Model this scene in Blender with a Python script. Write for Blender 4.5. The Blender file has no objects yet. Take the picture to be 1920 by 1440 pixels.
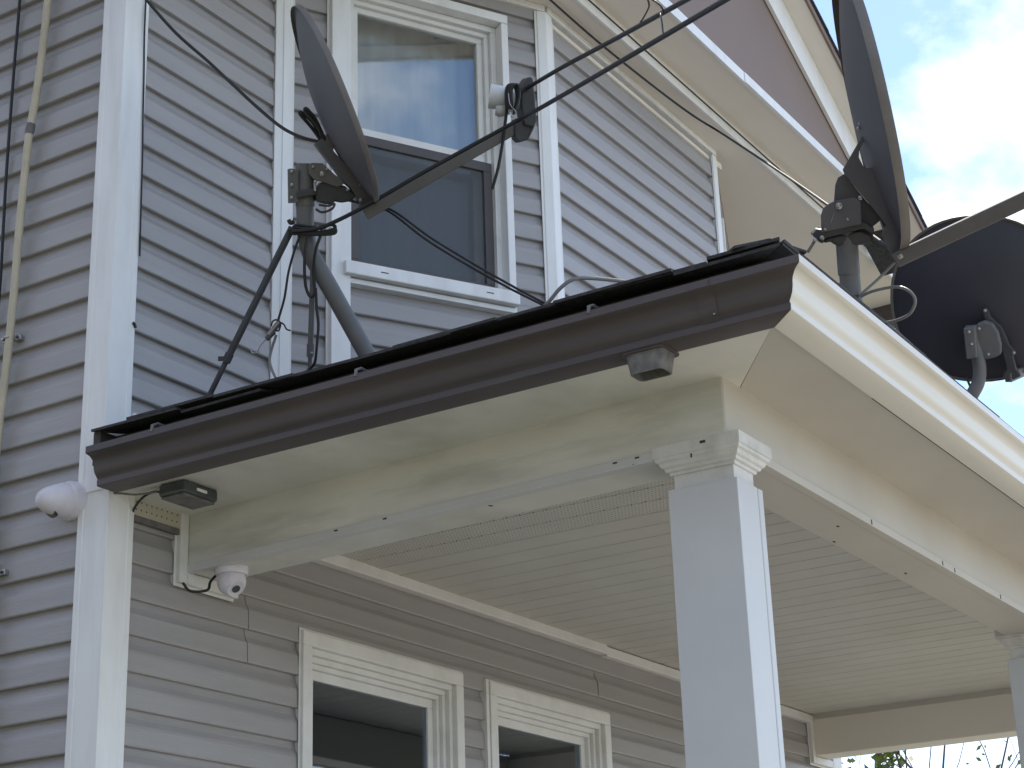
import bpy, bmesh, math, random
from mathutils import Vector, Matrix
random.seed(7)
R = math.radians
scene = bpy.context.scene

# ------------------------------------------------------------------ camera
F_PX, CXP, CYP = 3420.8, 960.0, 720.0          # focal length in photo pixels, image centre
CAM = Vector((-3.4797, -3.5030, 1.6003))
YAW, PIT, ROL = R(31.851), R(20.580), R(-1.927)
FW = Vector((math.cos(YAW)*math.cos(PIT), math.sin(YAW)*math.cos(PIT), math.sin(PIT)))
RT0 = Vector((math.sin(YAW), -math.cos(YAW), 0)); UP0 = RT0.cross(FW)
RT = RT0*math.cos(ROL) + UP0*math.sin(ROL); UP = -RT0*math.sin(ROL) + UP0*math.cos(ROL)
cd = bpy.data.cameras.new('camera'); co = bpy.data.objects.new('camera', cd)
scene.collection.objects.link(co); scene.camera = co
cd.sensor_width = 36; cd.lens = 36*F_PX/1920; cd.clip_start = .05; cd.clip_end = 3000
co.matrix_world = Matrix(((RT.x, UP.x, -FW.x, CAM.x), (RT.y, UP.y, -FW.y, CAM.y), (RT.z, UP.z, -FW.z, CAM.z), (0, 0, 0, 1)))
scene.render.resolution_x, scene.render.resolution_y = 1024, 768

# ------------------------------------------------------------------ sky, sun, exposure
SUN_EL, SUN_AZ = R(54), R(82)                   # azimuth clockwise from +Y
w = bpy.data.worlds.new('World'); scene.world = w; w.use_nodes = True
nt = w.node_tree; N = nt.nodes; L = nt.links; N.clear()
out = N.new('ShaderNodeOutputWorld'); bg = N.new('ShaderNodeBackground'); bg.inputs[1].default_value = .14
sky = N.new('ShaderNodeTexSky'); sky.sky_type = 'NISHITA'; sky.sun_disc = False
sky.sun_elevation = SUN_EL; sky.sun_rotation = SUN_AZ; sky.air_density = .72; sky.dust_density = .15; sky.ozone_density = 2.0
tc = N.new('ShaderNodeTexCoord'); mp = N.new('ShaderNodeMapping'); mp.inputs['Scale'].default_value = (1, 1, 1.7); mp.inputs['Location'].default_value = (8.36, 7.71, 8.92)
nz = N.new('ShaderNodeTexNoise'); nz.inputs['Scale'].default_value = 5.5; nz.inputs['Detail'].default_value = 9; nz.inputs['Roughness'].default_value = .56
rp = N.new('ShaderNodeValToRGB'); rp.color_ramp.elements[0].position = .45; rp.color_ramp.elements[1].position = .65
mx = N.new('ShaderNodeMix'); mx.data_type = 'RGBA'; mx.inputs[7].default_value = (5.6, 5.75, 5.9, 1)
L.new(tc.outputs['Generated'], mp.inputs['Vector']); L.new(mp.outputs[0], nz.inputs['Vector']); L.new(nz.outputs[0], rp.inputs[0])
L.new(rp.outputs[0], mx.inputs[0]); L.new(sky.outputs[0], mx.inputs[6]); L.new(mx.outputs[2], bg.inputs[0]); L.new(bg.outputs[0], out.inputs[0])
sl = bpy.data.lights.new('sun', 'SUN'); sl.energy = 3.6; sl.angle = R(.6); sl.color = (1, .94, .85)
so = bpy.data.objects.new('sun', sl); scene.collection.objects.link(so); so.location = (6, 6, 12)
sd = Vector((math.sin(SUN_AZ)*math.cos(SUN_EL), math.cos(SUN_AZ)*math.cos(SUN_EL), math.sin(SUN_EL)))
so.rotation_euler = sd.to_track_quat('Z', 'Y').to_euler()
vs = scene.view_settings; vs.view_transform = 'Standard'; vs.look = 'None'; vs.exposure = 1.16; vs.gamma = 1; vs.use_curve_mapping = False

# ------------------------------------------------------------------ pixel -> place
def ray(u, v): return FW + RT*((u-CXP)/F_PX) - UP*((v-CYP)/F_PX)
def hit(u, v, ax, val):
    d = ray(u, v); return CAM + d*((val-CAM[ax])/d[ax])
def dep(u, v, t): return CAM + ray(u, v)*t
def hitp(u, v, p0, n):
    d = ray(u, v); return CAM + d*((p0-CAM).dot(n)/d.dot(n))

# ------------------------------------------------------------------ materials
def mat(name, col, rough=.5, metal=0, var=.12, vscale=6, stretch=(1, 1, 1), bump=0, bscale=40, bstretch=None, dirt=None, dirt_amt=.5, dscale=3, dstretch=(1, 1, 1), spec=.5):
    m = bpy.data.materials.new(name); m.use_nodes = True
    t = m.node_tree; n = t.nodes; l = t.links; p = n['Principled BSDF']
    p.inputs['Roughness'].default_value = rough; p.inputs['Metallic'].default_value = metal; p.inputs['Specular IOR Level'].default_value = spec
    g = n.new('ShaderNodeNewGeometry')
    def noise(scale, st, detail=5):
        mp = n.new('ShaderNodeMapping'); mp.inputs['Scale'].default_value = st; l.new(g.outputs['Position'], mp.inputs['Vector'])
        x = n.new('ShaderNodeTexNoise'); x.inputs['Scale'].default_value = scale; x.inputs['Detail'].default_value = detail; x.inputs['Roughness'].default_value = .6
        l.new(mp.outputs[0], x.inputs['Vector']); return x.outputs[0]
    a = noise(vscale, stretch); r = n.new('ShaderNodeMapRange'); r.inputs[1].default_value = .3; r.inputs[2].default_value = .7
    r.inputs[3].default_value = 1-var; r.inputs[4].default_value = 1+var; l.new(a, r.inputs[0])
    mul = n.new('ShaderNodeMix'); mul.data_type = 'RGBA'; mul.blend_type = 'MULTIPLY'; mul.inputs[0].default_value = 1
    mul.inputs[6].default_value = (*col, 1); l.new(r.outputs[0], mul.inputs[7]); c = mul.outputs[2]
    if dirt:
        d = noise(dscale, dstretch, 8); dr = n.new('ShaderNodeMapRange'); dr.inputs[1].default_value = .46; dr.inputs[2].default_value = .72; dr.inputs[4].default_value = dirt_amt
        l.new(d, dr.inputs[0]); dm = n.new('ShaderNodeMix'); dm.data_type = 'RGBA'; l.new(dr.outputs[0], dm.inputs[0]); l.new(c, dm.inputs[6]); dm.inputs[7].default_value = (*dirt, 1); c = dm.outputs[2]
    l.new(c, p.inputs['Base Color'])
    rr = n.new('ShaderNodeMapRange'); rr.inputs[3].default_value = max(0, rough-.07); rr.inputs[4].default_value = min(1, rough+.09); l.new(a, rr.inputs[0]); l.new(rr.outputs[0], p.inputs['Roughness'])
    if bump:
        b = noise(bscale, bstretch or stretch, 4); bn = n.new('ShaderNodeBump'); bn.inputs['Strength'].default_value = bump; bn.inputs['Distance'].default_value = .004
        l.new(b, bn.inputs['Height']); l.new(bn.outputs[0], p.inputs['Normal'])
    return m
def vent_mat(name, col, pitch, rad, axes):
    m = mat(name, col, .5, var=.05)
    t = m.node_tree; n = t.nodes; l = t.links; p = n['Principled BSDF']
    g = n.new('ShaderNodeNewGeometry'); mp = n.new('ShaderNodeMapping'); l.new(g.outputs['Position'], mp.inputs['Vector'])
    if axes == 'xz': mp.inputs['Rotation'].default_value = (R(90), 0, R(0))
    else: mp.inputs['Rotation'].default_value = (0, 0, R(18))
    v = n.new('ShaderNodeTexVoronoi'); v.voronoi_dimensions = '2D'; v.inputs['Scale'].default_value = 1/pitch; v.inputs['Randomness'].default_value = .08
    l.new(mp.outputs[0], v.inputs['Vector'])
    lt = n.new('ShaderNodeMath'); lt.operation = 'LESS_THAN'; lt.inputs[1].default_value = rad; l.new(v.outputs['Distance'], lt.inputs[0])
    src = p.inputs['Base Color'].links[0].from_socket
    mxx = n.new('ShaderNodeMix'); mxx.data_type = 'RGBA'; l.new(lt.outputs[0], mxx.inputs[0]); l.new(src, mxx.inputs[6]); mxx.inputs[7].default_value = (.05, .045, .035, 1)
    l.new(mxx.outputs[2], p.inputs['Base Color']); return m
def glass_mat(name, tint, refl, gc=(.78, .88, 1, 1)):
    m = bpy.data.materials.new(name); m.use_nodes = True; t = m.node_tree; n = t.nodes; l = t.links; n.clear()
    o = n.new('ShaderNodeOutputMaterial'); tr = n.new('ShaderNodeBsdfTransparent'); tr.inputs[0].default_value = (*tint, 1)
    gl = n.new('ShaderNodeBsdfGlossy'); gl.inputs['Roughness'].default_value = .02; gl.inputs[0].default_value = gc
    g = n.new('ShaderNodeNewGeometry'); nz = n.new('ShaderNodeTexNoise'); nz.inputs['Scale'].default_value = 5; l.new(g.outputs['Position'], nz.inputs['Vector'])
    bn = n.new('ShaderNodeBump'); bn.inputs['Strength'].default_value = .02; bn.inputs['Distance'].default_value = .01; l.new(nz.outputs[0], bn.inputs['Height']); l.new(bn.outputs[0], gl.inputs['Normal'])
    fr = n.new('ShaderNodeFresnel'); fr.inputs['IOR'].default_value = 1.5; ad = n.new('ShaderNodeMath'); ad.operation = 'ADD'; ad.inputs[1].default_value = refl; l.new(fr.outputs[0], ad.inputs[0])
    mx = n.new('ShaderNodeMixShader'); l.new(ad.outputs[0], mx.inputs[0]); l.new(tr.outputs[0], mx.inputs[1]); l.new(gl.outputs[0], mx.inputs[2]); l.new(mx.outputs[0], o.inputs[0]); return m
def screen_mat(name, col, fac):
    m = bpy.data.materials.new(name); m.use_nodes = True; t = m.node_tree; n = t.nodes; l = t.links; n.clear()
    o = n.new('ShaderNodeOutputMaterial'); tr = n.new('ShaderNodeBsdfTransparent'); df = n.new('ShaderNodeBsdfDiffuse'); df.inputs[0].default_value = (*col, 1)
    mx = n.new('ShaderNodeMixShader'); mx.inputs[0].default_value = fac; l.new(tr.outputs[0], mx.inputs[1]); l.new(df.outputs[0], mx.inputs[2]); l.new(mx.outputs[0], o.inputs[0]); return m

GR = (.9, .9, 14)
M = {}
M['siding'] = mat('vinyl_siding', (.345, .335, .340), .38, spec=.6, var=.07, vscale=3, stretch=(.7, .7, 9), bump=.25, bscale=30, bstretch=(.6, .6, 9), dirt=(.27, .25, .245), dirt_amt=.30, dscale=1.6)
M['trim'] = mat('white_vinyl_trim', (.81, .825, .83), .38, var=.04, vscale=4, dirt=(.52, .52, .50), dirt_amt=.30, dscale=5, dstretch=(3, 3, .4), bump=.08, bscale=50)
M['wtrim'] = mat('window_vinyl', (.74, .74, .73), .40, var=.04, vscale=6, dirt=(.50, .48, .42), dirt_amt=.35, dscale=9)
M['lit_cream'] = mat('lightened_cream', (.82, .775, .70), .48, var=.04, vscale=2, dirt=(.60, .54, .45), dirt_amt=.3, dscale=2)  # light put into the colour: lighter copy of the porch cream
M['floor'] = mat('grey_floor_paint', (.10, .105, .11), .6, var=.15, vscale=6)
M['cream'] = mat('darkened_cream', (.54, .515, .465), .48, var=.05, vscale=2.2, dirt=(.45, .39, .30), dirt_amt=.35, dscale=2.0, bump=.1, bscale=26)  # shade put into the colour: the cream darkened for the porch front
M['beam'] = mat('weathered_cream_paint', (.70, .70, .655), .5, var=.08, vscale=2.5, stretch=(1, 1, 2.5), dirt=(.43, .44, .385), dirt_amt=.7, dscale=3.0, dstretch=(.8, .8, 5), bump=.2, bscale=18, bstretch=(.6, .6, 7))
M['capital'] = mat('chipped_white_paint', (.66, .66, .64), .55, var=.10, vscale=9, dirt=(.42, .41, .37), dirt_amt=.55, dscale=14, bump=.35, bscale=60)
M['column'] = mat('white_column_wrap', (.60, .61, .615), .40, var=.05, vscale=3, dirt=(.55, .56, .55), dirt_amt=.3, dscale=4, dstretch=(2, 2, .5))
M['ceil'] = mat('vinyl_ceiling', (.57, .555, .51), .5, var=.05, vscale=4, dirt=(.46, .42, .35), dirt_amt=.3, dscale=3)
M['vent'] = vent_mat('perforated_ceiling', (.57, .555, .51), .015, .15, 'xy')
M['ventw'] = vent_mat('perforated_panel', (.55, .52, .43), .021, .13, 'xz')
M['brown'] = mat('brown_gutter', (.078, .067, .069), .45, var=.16, vscale=3, stretch=(1, .35, 3), dirt=(.135, .115, .11), dirt_amt=.45, dscale=4, dstretch=(1, .3, 4))
M['wgut'] = mat('white_gutter', (.74, .725, .67), .34, var=.05, vscale=2, stretch=(.4, 1, 2), dirt=(.56, .47, .33), dirt_amt=.35, dscale=2.5, dstretch=(.3, 2, 2))
M['shingle'] = mat('asphalt_shingle', (.058, .058, .062), .9, var=.4, vscale=60, bump=.8, bscale=160)
M['fascia'] = mat('dirty_fascia', (.085, .078, .072), .8, var=.3, vscale=10, dirt=(.03, .028, .028), dirt_amt=.8, dscale=7, dstretch=(1, .5, 2))
M['tymp'] = mat('gable_panel', (.215, .158, .130), .6, var=.08, vscale=3, stretch=(1, 1, .3))
M['dish'] = mat('grey_dish_metal', (.105, .106, .122), .5, var=.12, vscale=7, dirt=(.15, .14, .135), dirt_amt=.35, dscale=9)
M['rim'] = mat('dish_rim', (.145, .130, .122), .5, var=.15, vscale=12)
M['darkdish'] = mat('dark_dish_metal', (.030, .031, .045), .5, var=.12, vscale=7)
M['steel'] = mat('painted_steel', (.135, .14, .148), .5, var=.14, vscale=14, dirt=(.17, .145, .12), dirt_amt=.4, dscale=20)
M['darksteel'] = mat('dark_steel', (.048, .050, .057), .5, var=.2, vscale=18)
M['arm'] = mat('feed_arm_steel', (.145, .140, .136), .5, var=.12, vscale=9, dirt=(.12, .10, .085), dirt_amt=.4, dscale=14)
M['bolt'] = mat('zinc_bolt', (.42, .42, .43), .35, metal=1, var=.2, vscale=40)
M['black'] = mat('black_cable', (.016, .017, .02), .5, var=.2, vscale=20)
M['greycable'] = mat('grey_cable', (.17, .17, .165), .45, var=.15, vscale=20)
M['conduit'] = mat('beige_conduit', (.50, .45, .34), .5, var=.08, vscale=10, dirt=(.36, .31, .23), dirt_amt=.4, dscale=16)
M['tape'] = mat('grey_tape', (.16, .15, .155), .7, var=.3, vscale=50)
M['camw'] = mat('white_camera_plastic', (.69, .67, .74), .35, var=.05, vscale=14, dirt=(.5, .46, .45), dirt_amt=.35, dscale=18)
M['lens'] = mat('dark_lens', (.02, .02, .024), .08, var=.05)
M['lnb'] = mat('lnb_white', (.62, .64, .65), .45, var=.08, vscale=20, dirt=(.36, .33, .30), dirt_amt=.5, dscale=20)
M['boxp'] = mat('smoked_plastic', (.07, .08, .085), .2, var=.2, vscale=14)
M['outlet'] = mat('worn_outlet', (.17, .165, .16), .65, var=.3, vscale=30, dirt=(.06, .055, .055), dirt_amt=.8, dscale=24)
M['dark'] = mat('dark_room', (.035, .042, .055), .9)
M['screenframe'] = mat('brown_screen_frame', (.075, .066, .066), .5, var=.12, vscale=10)
M['curtain'] = mat('sky_tone_curtain', (.72, .75, .78), .9, var=.10, vscale=6, stretch=(3, 3, .4))  # pale tone stands in for the sky reflected by the bay pane
M['glass'] = glass_mat('window_glass', (.86, .89, .91), .06, (1, .97, .92, 1))
M['glassd'] = glass_mat('porch_glass', (.6, .66, .7), .20)
M['screen'] = screen_mat('insect_screen', (.15, .16, .175), .45)
M['paving'] = mat('paving', (.30, .27, .225), .85, var=.15, vscale=1.2, dirt=(.22, .20, .16), dirt_amt=.5, dscale=.8)
M['ground'] = mat('ground_mix', (.15, .15, .10), .9, var=.2, vscale=.6, dirt=(.09, .11, .05), dirt_amt=.75, dscale=.12, bump=.3, bscale=8)
M['bark'] = mat('bark', (.075, .058, .05), .9, var=.3, vscale=20)
M['leaf1'] = mat('young_leaf', (.115, .16, .03), .6, var=.4, vscale=3)
M['leaf2'] = mat('yellow_leaf', (.22, .19, .035), .6, var=.4, vscale=3)
M['redroof'] = mat('red_roof', (.16, .065, .055), .85, var=.25, vscale=8)
M['brick'] = mat('dark_brick', (.10, .065, .055), .85, var=.3, vscale=12, stretch=(1, 1, 3))
M['concrete'] = mat('concrete', (.36, .35, .33), .85, var=.15, vscale=5)
M['chip'] = mat('bare_wood_chip', (.05, .04, .035), .9)

# ------------------------------------------------------------------ mesh helpers
C = scene.collection
WL = {}                                          # world location of each object
def empty(name, loc, parent=None):
    o = bpy.data.objects.new(name, None); C.objects.link(o); loc = Vector(loc); WL[o] = loc
    o.empty_display_size = .1
    if parent: o.parent = parent; o.location = loc-WL[parent]
    else: o.location = loc
    return o
def tag(o, label=None, cat=None, group=None, kind=None):
    if label: o['label'] = label
    if cat: o['category'] = cat
    if group: o['group'] = group
    if kind: o['kind'] = kind
    return o
class MB:
    def __init__(s): s.v = []; s.f = []
    def add(s, vs, fs):
        b = len(s.v); s.v += [Vector(x) for x in vs]; s.f += [tuple(i+b for i in f) for f in fs]; return s
    def box(s, lo, hi):
        x0, y0, z0 = lo; x1, y1, z1 = hi
        return s.add([(x0, y0, z0), (x1, y0, z0), (x1, y1, z0), (x0, y1, z0), (x0, y0, z1), (x1, y0, z1), (x1, y1, z1), (x0, y1, z1)],
                     [(0, 3, 2, 1), (4, 5, 6, 7), (0, 1, 5, 4), (1, 2, 6, 5), (2, 3, 7, 6), (3, 0, 4, 7)])
    def obox(s, o, a, b, c, la, lb, lc):         # oriented box: centre, three axes, three full lengths
        vs = []
        for k in (-1, 1):
            for j in (-1, 1):
                for i in (-1, 1): vs.append(o+a*(i*la/2)+b*(j*lb/2)+c*(k*lc/2))
        return s.add(vs, [(0, 2, 3, 1), (4, 5, 7, 6), (0, 1, 5, 4), (1, 3, 7, 5), (3, 2, 6, 7), (2, 0, 4, 6)])
    def prism(s, pts, d):                        # polygon extruded by vector d
        n = len(pts); pts = [Vector(p) for p in pts]; d = Vector(d)
        return s.add(pts+[p+d for p in pts], [tuple(range(n)), tuple(range(2*n-1, n-1, -1))]+[(i, (i+1) % n, (i+1) % n+n, i+n) for i in range(n)])
    def loft(s, A, B, caps=True):                # closed outline A to closed outline B
        n = len(A); f = [(i, (i+1) % n, (i+1) % n+n, i+n) for i in range(n)]
        if caps: f += [tuple(range(n-1, -1, -1)), tuple(range(n, 2*n))]
        return s.add(list(A)+list(B), f)
    def tube(s, pts, r, seg=8, caps=True):
        pts = [Vector(p) for p in pts]; rs = r if isinstance(r, (list, tuple)) else [r]*len(pts)
        vs = []; fs = []; prev = None
        for i, p in enumerate(pts):
            t = (pts[min(i+1, len(pts)-1)]-pts[max(i-1, 0)]).normalized()
            if prev is None:
                a = t.cross(Vector((0, 0, 1)));
                if a.length < .1: a = t.cross(Vector((1, 0, 0)))
            else: a = prev-t*prev.dot(t)
            a.normalize(); prev = a; b = t.cross(a)
            for k in range(seg):
                q = 2*math.pi*k/seg; vs.append(p+(a*math.cos(q)+b*math.sin(q))*rs[i])
        for i in range(len(pts)-1):
            for k in range(seg): fs.append((i*seg+k, i*seg+(k+1) % seg, (i+1)*seg+(k+1) % seg, (i+1)*seg+k))
        if caps: fs += [tuple(range(seg-1, -1, -1)), tuple(range((len(pts)-1)*seg, len(pts)*seg))]
        return s.add(vs, fs)
    def lathe(s, o, axis, prof, seg=24):         # prof: (along axis, radius)
        axis = Vector(axis).normalized(); a = axis.cross(Vector((0, 0, 1)))
        if a.length < .1: a = axis.cross(Vector((1, 0, 0)))
        a.normalize(); b = axis.cross(a); vs = []; fs = []
        for (h, r) in prof:
            for k in range(seg):
                q = 2*math.pi*k/seg; vs.append(Vector(o)+axis*h+(a*math.cos(q)+b*math.sin(q))*max(r, 1e-5))
        for i in range(len(prof)-1):
            for k in range(seg): fs.append((i*seg+k, i*seg+(k+1) % seg, (i+1)*seg+(k+1) % seg, (i+1)*seg+k))
        fs += [tuple(range(seg-1, -1, -1)), tuple(range((len(prof)-1)*seg, len(prof)*seg))]
        return s.add(vs, fs)
    def build(s, name, m, parent=None, smooth=False, bevel=0):
        lo = Vector([min(v[i] for v in s.v) for i in range(3)]); hi = Vector([max(v[i] for v in s.v) for i in range(3)]); c = (lo+hi)/2
        me = bpy.data.meshes.new(name); me.from_pydata([v-c for v in s.v], [], s.f); me.materials.append(m); me.validate()
        bm = bmesh.new(); bm.from_mesh(me); bmesh.ops.recalc_face_normals(bm, faces=bm.faces); bm.to_mesh(me); bm.free()
        if smooth:
            for p in me.polygons: p.use_smooth = True
            try: me.set_sharp_from_angle(angle=R(38))
            except Exception: pass
        o = bpy.data.objects.new(name, me); C.objects.link(o); WL[o] = c
        if parent: o.parent = parent; o.location = c-WL[parent]
        else: o.location = c
        if bevel:
            b = o.modifiers.new('b', 'BEVEL'); b.width = bevel; b.segments = 2; b.limit_method = 'ANGLE'
        return o
def spline(pts, n=6):                            # Catmull-Rom through points
    pts = [Vector(p) for p in pts]; P = [2*pts[0]-pts[1]]+pts+[2*pts[-1]-pts[-2]]; o = []
    for i in range(1, len(P)-2):
        for k in range(n):
            t = k/n; a, b, c, d = P[i-1], P[i], P[i+1], P[i+2]
            o.append(.5*((2*b)+(c-a)*t+(2*a-5*b+4*c-d)*t*t+(3*b-a-3*c+d)*t**3))
    o.append(pts[-1]); return o
def thick(prof, th):                             # open 2D polyline -> closed outline of thickness th
    n = len(prof); off = []
    for i in range(n):
        a = prof[max(i-1, 0)]; b = prof[min(i+1, n-1)]; dx, dy = b[0]-a[0], b[1]-a[1]; q = math.hypot(dx, dy) or 1
        off.append((prof[i][0]-dy/q*th, prof[i][1]+dx/q*th))
    return list(prof)+off[::-1]

Z = Vector((0, 0, 1))
EXP = .1016                                      # siding exposure
SOFF = 5.346                                     # upper soffit height
# ================================================================== ground
pv = MB(); pv.add([(-2.2, -60, .004), (60, -60, .004), (60, -2.3, .004), (-2.2, -2.3, .004)], [(0, 1, 2, 3)])
tag(pv.build('pavement', M['paving']), kind='structure')
g = MB(); g.add([(-400, -400, 0), (400, -400, 0), (400, 400, 0), (-400, 400, 0)], [(0, 1, 2, 3)])
tag(g.build('ground', M['ground']), kind='structure')

# ================================================================== house
house = empty('house', (2.5, 3, 0))
tag(house, 'two-storey house in mauve-grey lap siding with white trim and a front porch', 'house')

PROF = [(0, -.004), (0, .0165), (.0035, .0185), (.053, .0165), (.060, .0155), (.068, .011), (.079, .0055), (.090, .003), (EXP, .002)]
def clip_prof(z0, z1):                           # part of the course profile between z0 and z1
    def at(z):
        for (a, x), (b, y) in zip(PROF[1:], PROF[2:]):
            if a <= z <= b: return x+(y-x)*(z-a)/max(b-a, 1e-9)
        return PROF[-1][1]
    pts = [(z0, at(z0))]+[(z, x) for z, x in PROF[1:] if z0 < z < z1]+[(z1, at(z1))]
    return [(z0, -.004)]+pts+[(z1, -.004)]
def wall(name, O, s, n, length, z0, z1, zref, openings=(), joints=None, core=.10, lab=None, courses=True, sidemat='siding'):
    """sheathing with siding courses; O at s=0 on the siding base plane (z ignored), n outward."""
    O = Vector((O[0], O[1], 0)); s = Vector(s).normalized(); n = Vector(n).normalized()
    xs = sorted({0, length}|{o[0] for o in openings}|{o[1] for o in openings}); zs = sorted({z0, z1}|{o[2] for o in openings}|{o[3] for o in openings})
    mb = MB()
    for a, b in zip(xs, xs[1:]):
        for c, d in zip(zs, zs[1:]):
            mx_, mz = (a+b)/2, (c+d)/2
            if any(o[0] < mx_ < o[1] and o[2] < mz < o[3] for o in openings): continue
            mb.prism([O+s*a+Z*c-n*.004, O+s*b+Z*c-n*.004, O+s*b+Z*d-n*.004, O+s*a+Z*d-n*.004], -n*core)
    wo = mb.build(name, M['siding'], house)
    if lab: wo['label'] = lab
    if not courses: return wo
    k0 = math.floor((z0-zref)/EXP); k1 = math.ceil((z1-zref)/EXP)
    for k in range(k0, k1):
        a = zref+k*EXP; lo, hi = max(a, z0), min(a+EXP, z1)
        if hi-lo < .004: continue
        br = sorted({lo, hi}|{o[i] for o in openings for i in (2, 3) if lo+.003 < o[i] < hi-.003})
        for c, d in zip(br, br[1:]):
            iv = [(0, length)]
            for o in openings:
                if o[2] < (c+d)/2 < o[3]:
                    iv = [q for (p, r) in iv for q in ((p, min(r, o[0])), (max(p, o[1]), r)) if q[1]-q[0] > .005]
            js = (joints or {}).get((k-k0), [])
            for (p, r) in iv:
                cuts = [p]+[j for j in js if p+.05 < j < r-.05]+[r]
                for q, (u, v) in enumerate(zip(cuts, cuts[1:])):
                    pr = clip_prof(c-a, d-a); jit = random.uniform(0, .0008)+(.0022 if q % 2 else 0)
                    A = [O+s*(u+(.0015 if q else 0))+Z*(a+z)+n*(x+jit) for z, x in pr]; B = [O+s*v+Z*(a+z)+n*(x+jit+random.uniform(-.0005, .0008)) for z, x in pr]
                    MB().loft(A, B).build('siding_course', M[sidemat], wo)
    return wo

ZU = 4.6565                                      # butt line of an upper-storey course
X_, Y_ = Vector((1, 0, 0)), Vector((0, 1, 0))
wall('side_wall', (.024, .03), Y_, -X_, 5.97, .35, SOFF, ZU, lab='left side wall in mauve-grey lap siding')
# lower front wall with two porch windows
W1 = (.875, 1.760); W2 = (1.930, 2.791); WT, WBOT = 2.894, 1.45
jts = {}
k0 = math.floor((.55-2.9566)/EXP)
def jl(zc): return math.floor((zc-2.9566)/EXP)-k0
jts[jl(2.93)] = [.60]; jts[jl(2.83)] = [.598]
jts[jl(3.02)] = [2.70]; jts[jl(2.93)] = [.60, 2.70]
wall('porch_wall', (.03, .024), X_, -Y_, 5.10, .55, 3.16, 2.9566,
     openings=[(W1[0]-.03+.03, W1[1]-.03-.03, WBOT+.02, WT-.03), (W2[0]-.03+.03, W2[1]-.03-.03, WBOT+.02, WT-.03)], joints=jts, lab='shaded front wall under the porch roof')
wall('upper_front_wall', (.03, .024), X_, -Y_, .72, 3.16, SOFF, ZU+.004, lab='upper front wall beside the house corner')
wall('upper_front_wall', (4.28, .024), X_, -Y_, .80, 3.16, SOFF, ZU+.004, lab='upper front wall beyond the bay')
# bay
BA = Vector((.733, .018, 0)); BB = Vector((1.665, -.491, 0)); BC = Vector((3.085, -.491, 0)); BD = Vector((4.25, -.01, 0))
DV = (BB-BA).normalized(); BN = Vector((DV.y, -DV.x, 0)); BL = (BB-BA).length
wall('bay_window_wall', BA, DV, BN, BL, 3.30, SOFF, 4.6565+.012, openings=[(.225, .868, 4.10, 5.228)], lab='canted bay wall holding the upper window')
wall('bay_front_wall', BB, X_, -Y_, (BC-BB).length, 3.30, SOFF, 3.5798+1.526, lab='flat front wall of the upper bay')
DR = (BD-BC).normalized(); wall('bay_side_wall', BC, DR, Vector((DR.y, -DR.x, 0)), (BD-BC).length, 3.30, SOFF, 5.1058, lab='far canted side of the upper bay')
wall('right_wall', (5.12, .03), Y_, X_, 5.97, .35, SOFF, ZU, courses=False)
wall('rear_wall', (.02, 6.02), X_, Y_, 5.12, .35, SOFF, ZU, courses=False)
MB().box((.02, .03, 0), (5.12, 6.0, .36)).build('foundation', M['concrete'], house)
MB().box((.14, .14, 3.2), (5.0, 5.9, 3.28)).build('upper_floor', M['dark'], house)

# corner posts
def post(pts, z0, z1, name='corner_post', lab=None):
    o = MB().prism([Vector((x, y, z0)) for x, y in pts], Z*(z1-z0)).build(name, M['trim'], house, bevel=.0015)
    if lab: o['label'] = lab
    return o
def outside(x, y, a, b):                         # outside-corner outline, ridge at x,y, faces a (along +Y) and b (along +X)
    return [(x, y), (x+b-.022, y), (x+b-.020, y-.0025), (x+b, y-.0025), (x+b, y+.03), (x+.03, y+.03), (x+.03, y+a), (x-.0025, y+a), (x-.0025, y+a-.020), (x, y+a-.022)]
post(outside(-.003, 0, .0914, .0975), 3.135, SOFF-.004, lab='upper white corner post')
post(outside(.0015, -.022, .112, .100), .33, 3.158, lab='lower white corner post')
post([(5.03, -.004), (5.135, -.004), (5.135, .10), (5.105, .10), (5.105, .03), (5.03, .03)], .33, SOFF-.004)
def sbox(O, s, n, s0, s1, z0, z1, o0, o1, mb=None):
    mb = mb or MB(); P = lambda a, b, c: O+s*a+Z*b+n*c
    mb.add([P(s0, z0, o0), P(s1, z0, o0), P(s1, z0, o1), P(s0, z0, o1), P(s0, z1, o0), P(s1, z1, o0), P(s1, z1, o1), P(s0, z1, o1)],
           [(0, 3, 2, 1), (4, 5, 6, 7), (0, 1, 5, 4), (1, 2, 6, 5), (2, 3, 7, 6), (3, 0, 4, 7)]); return mb
XF, NF = X_, -Y_
OF = Vector((0, .024, 0))                        # base plane of the front wall
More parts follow.
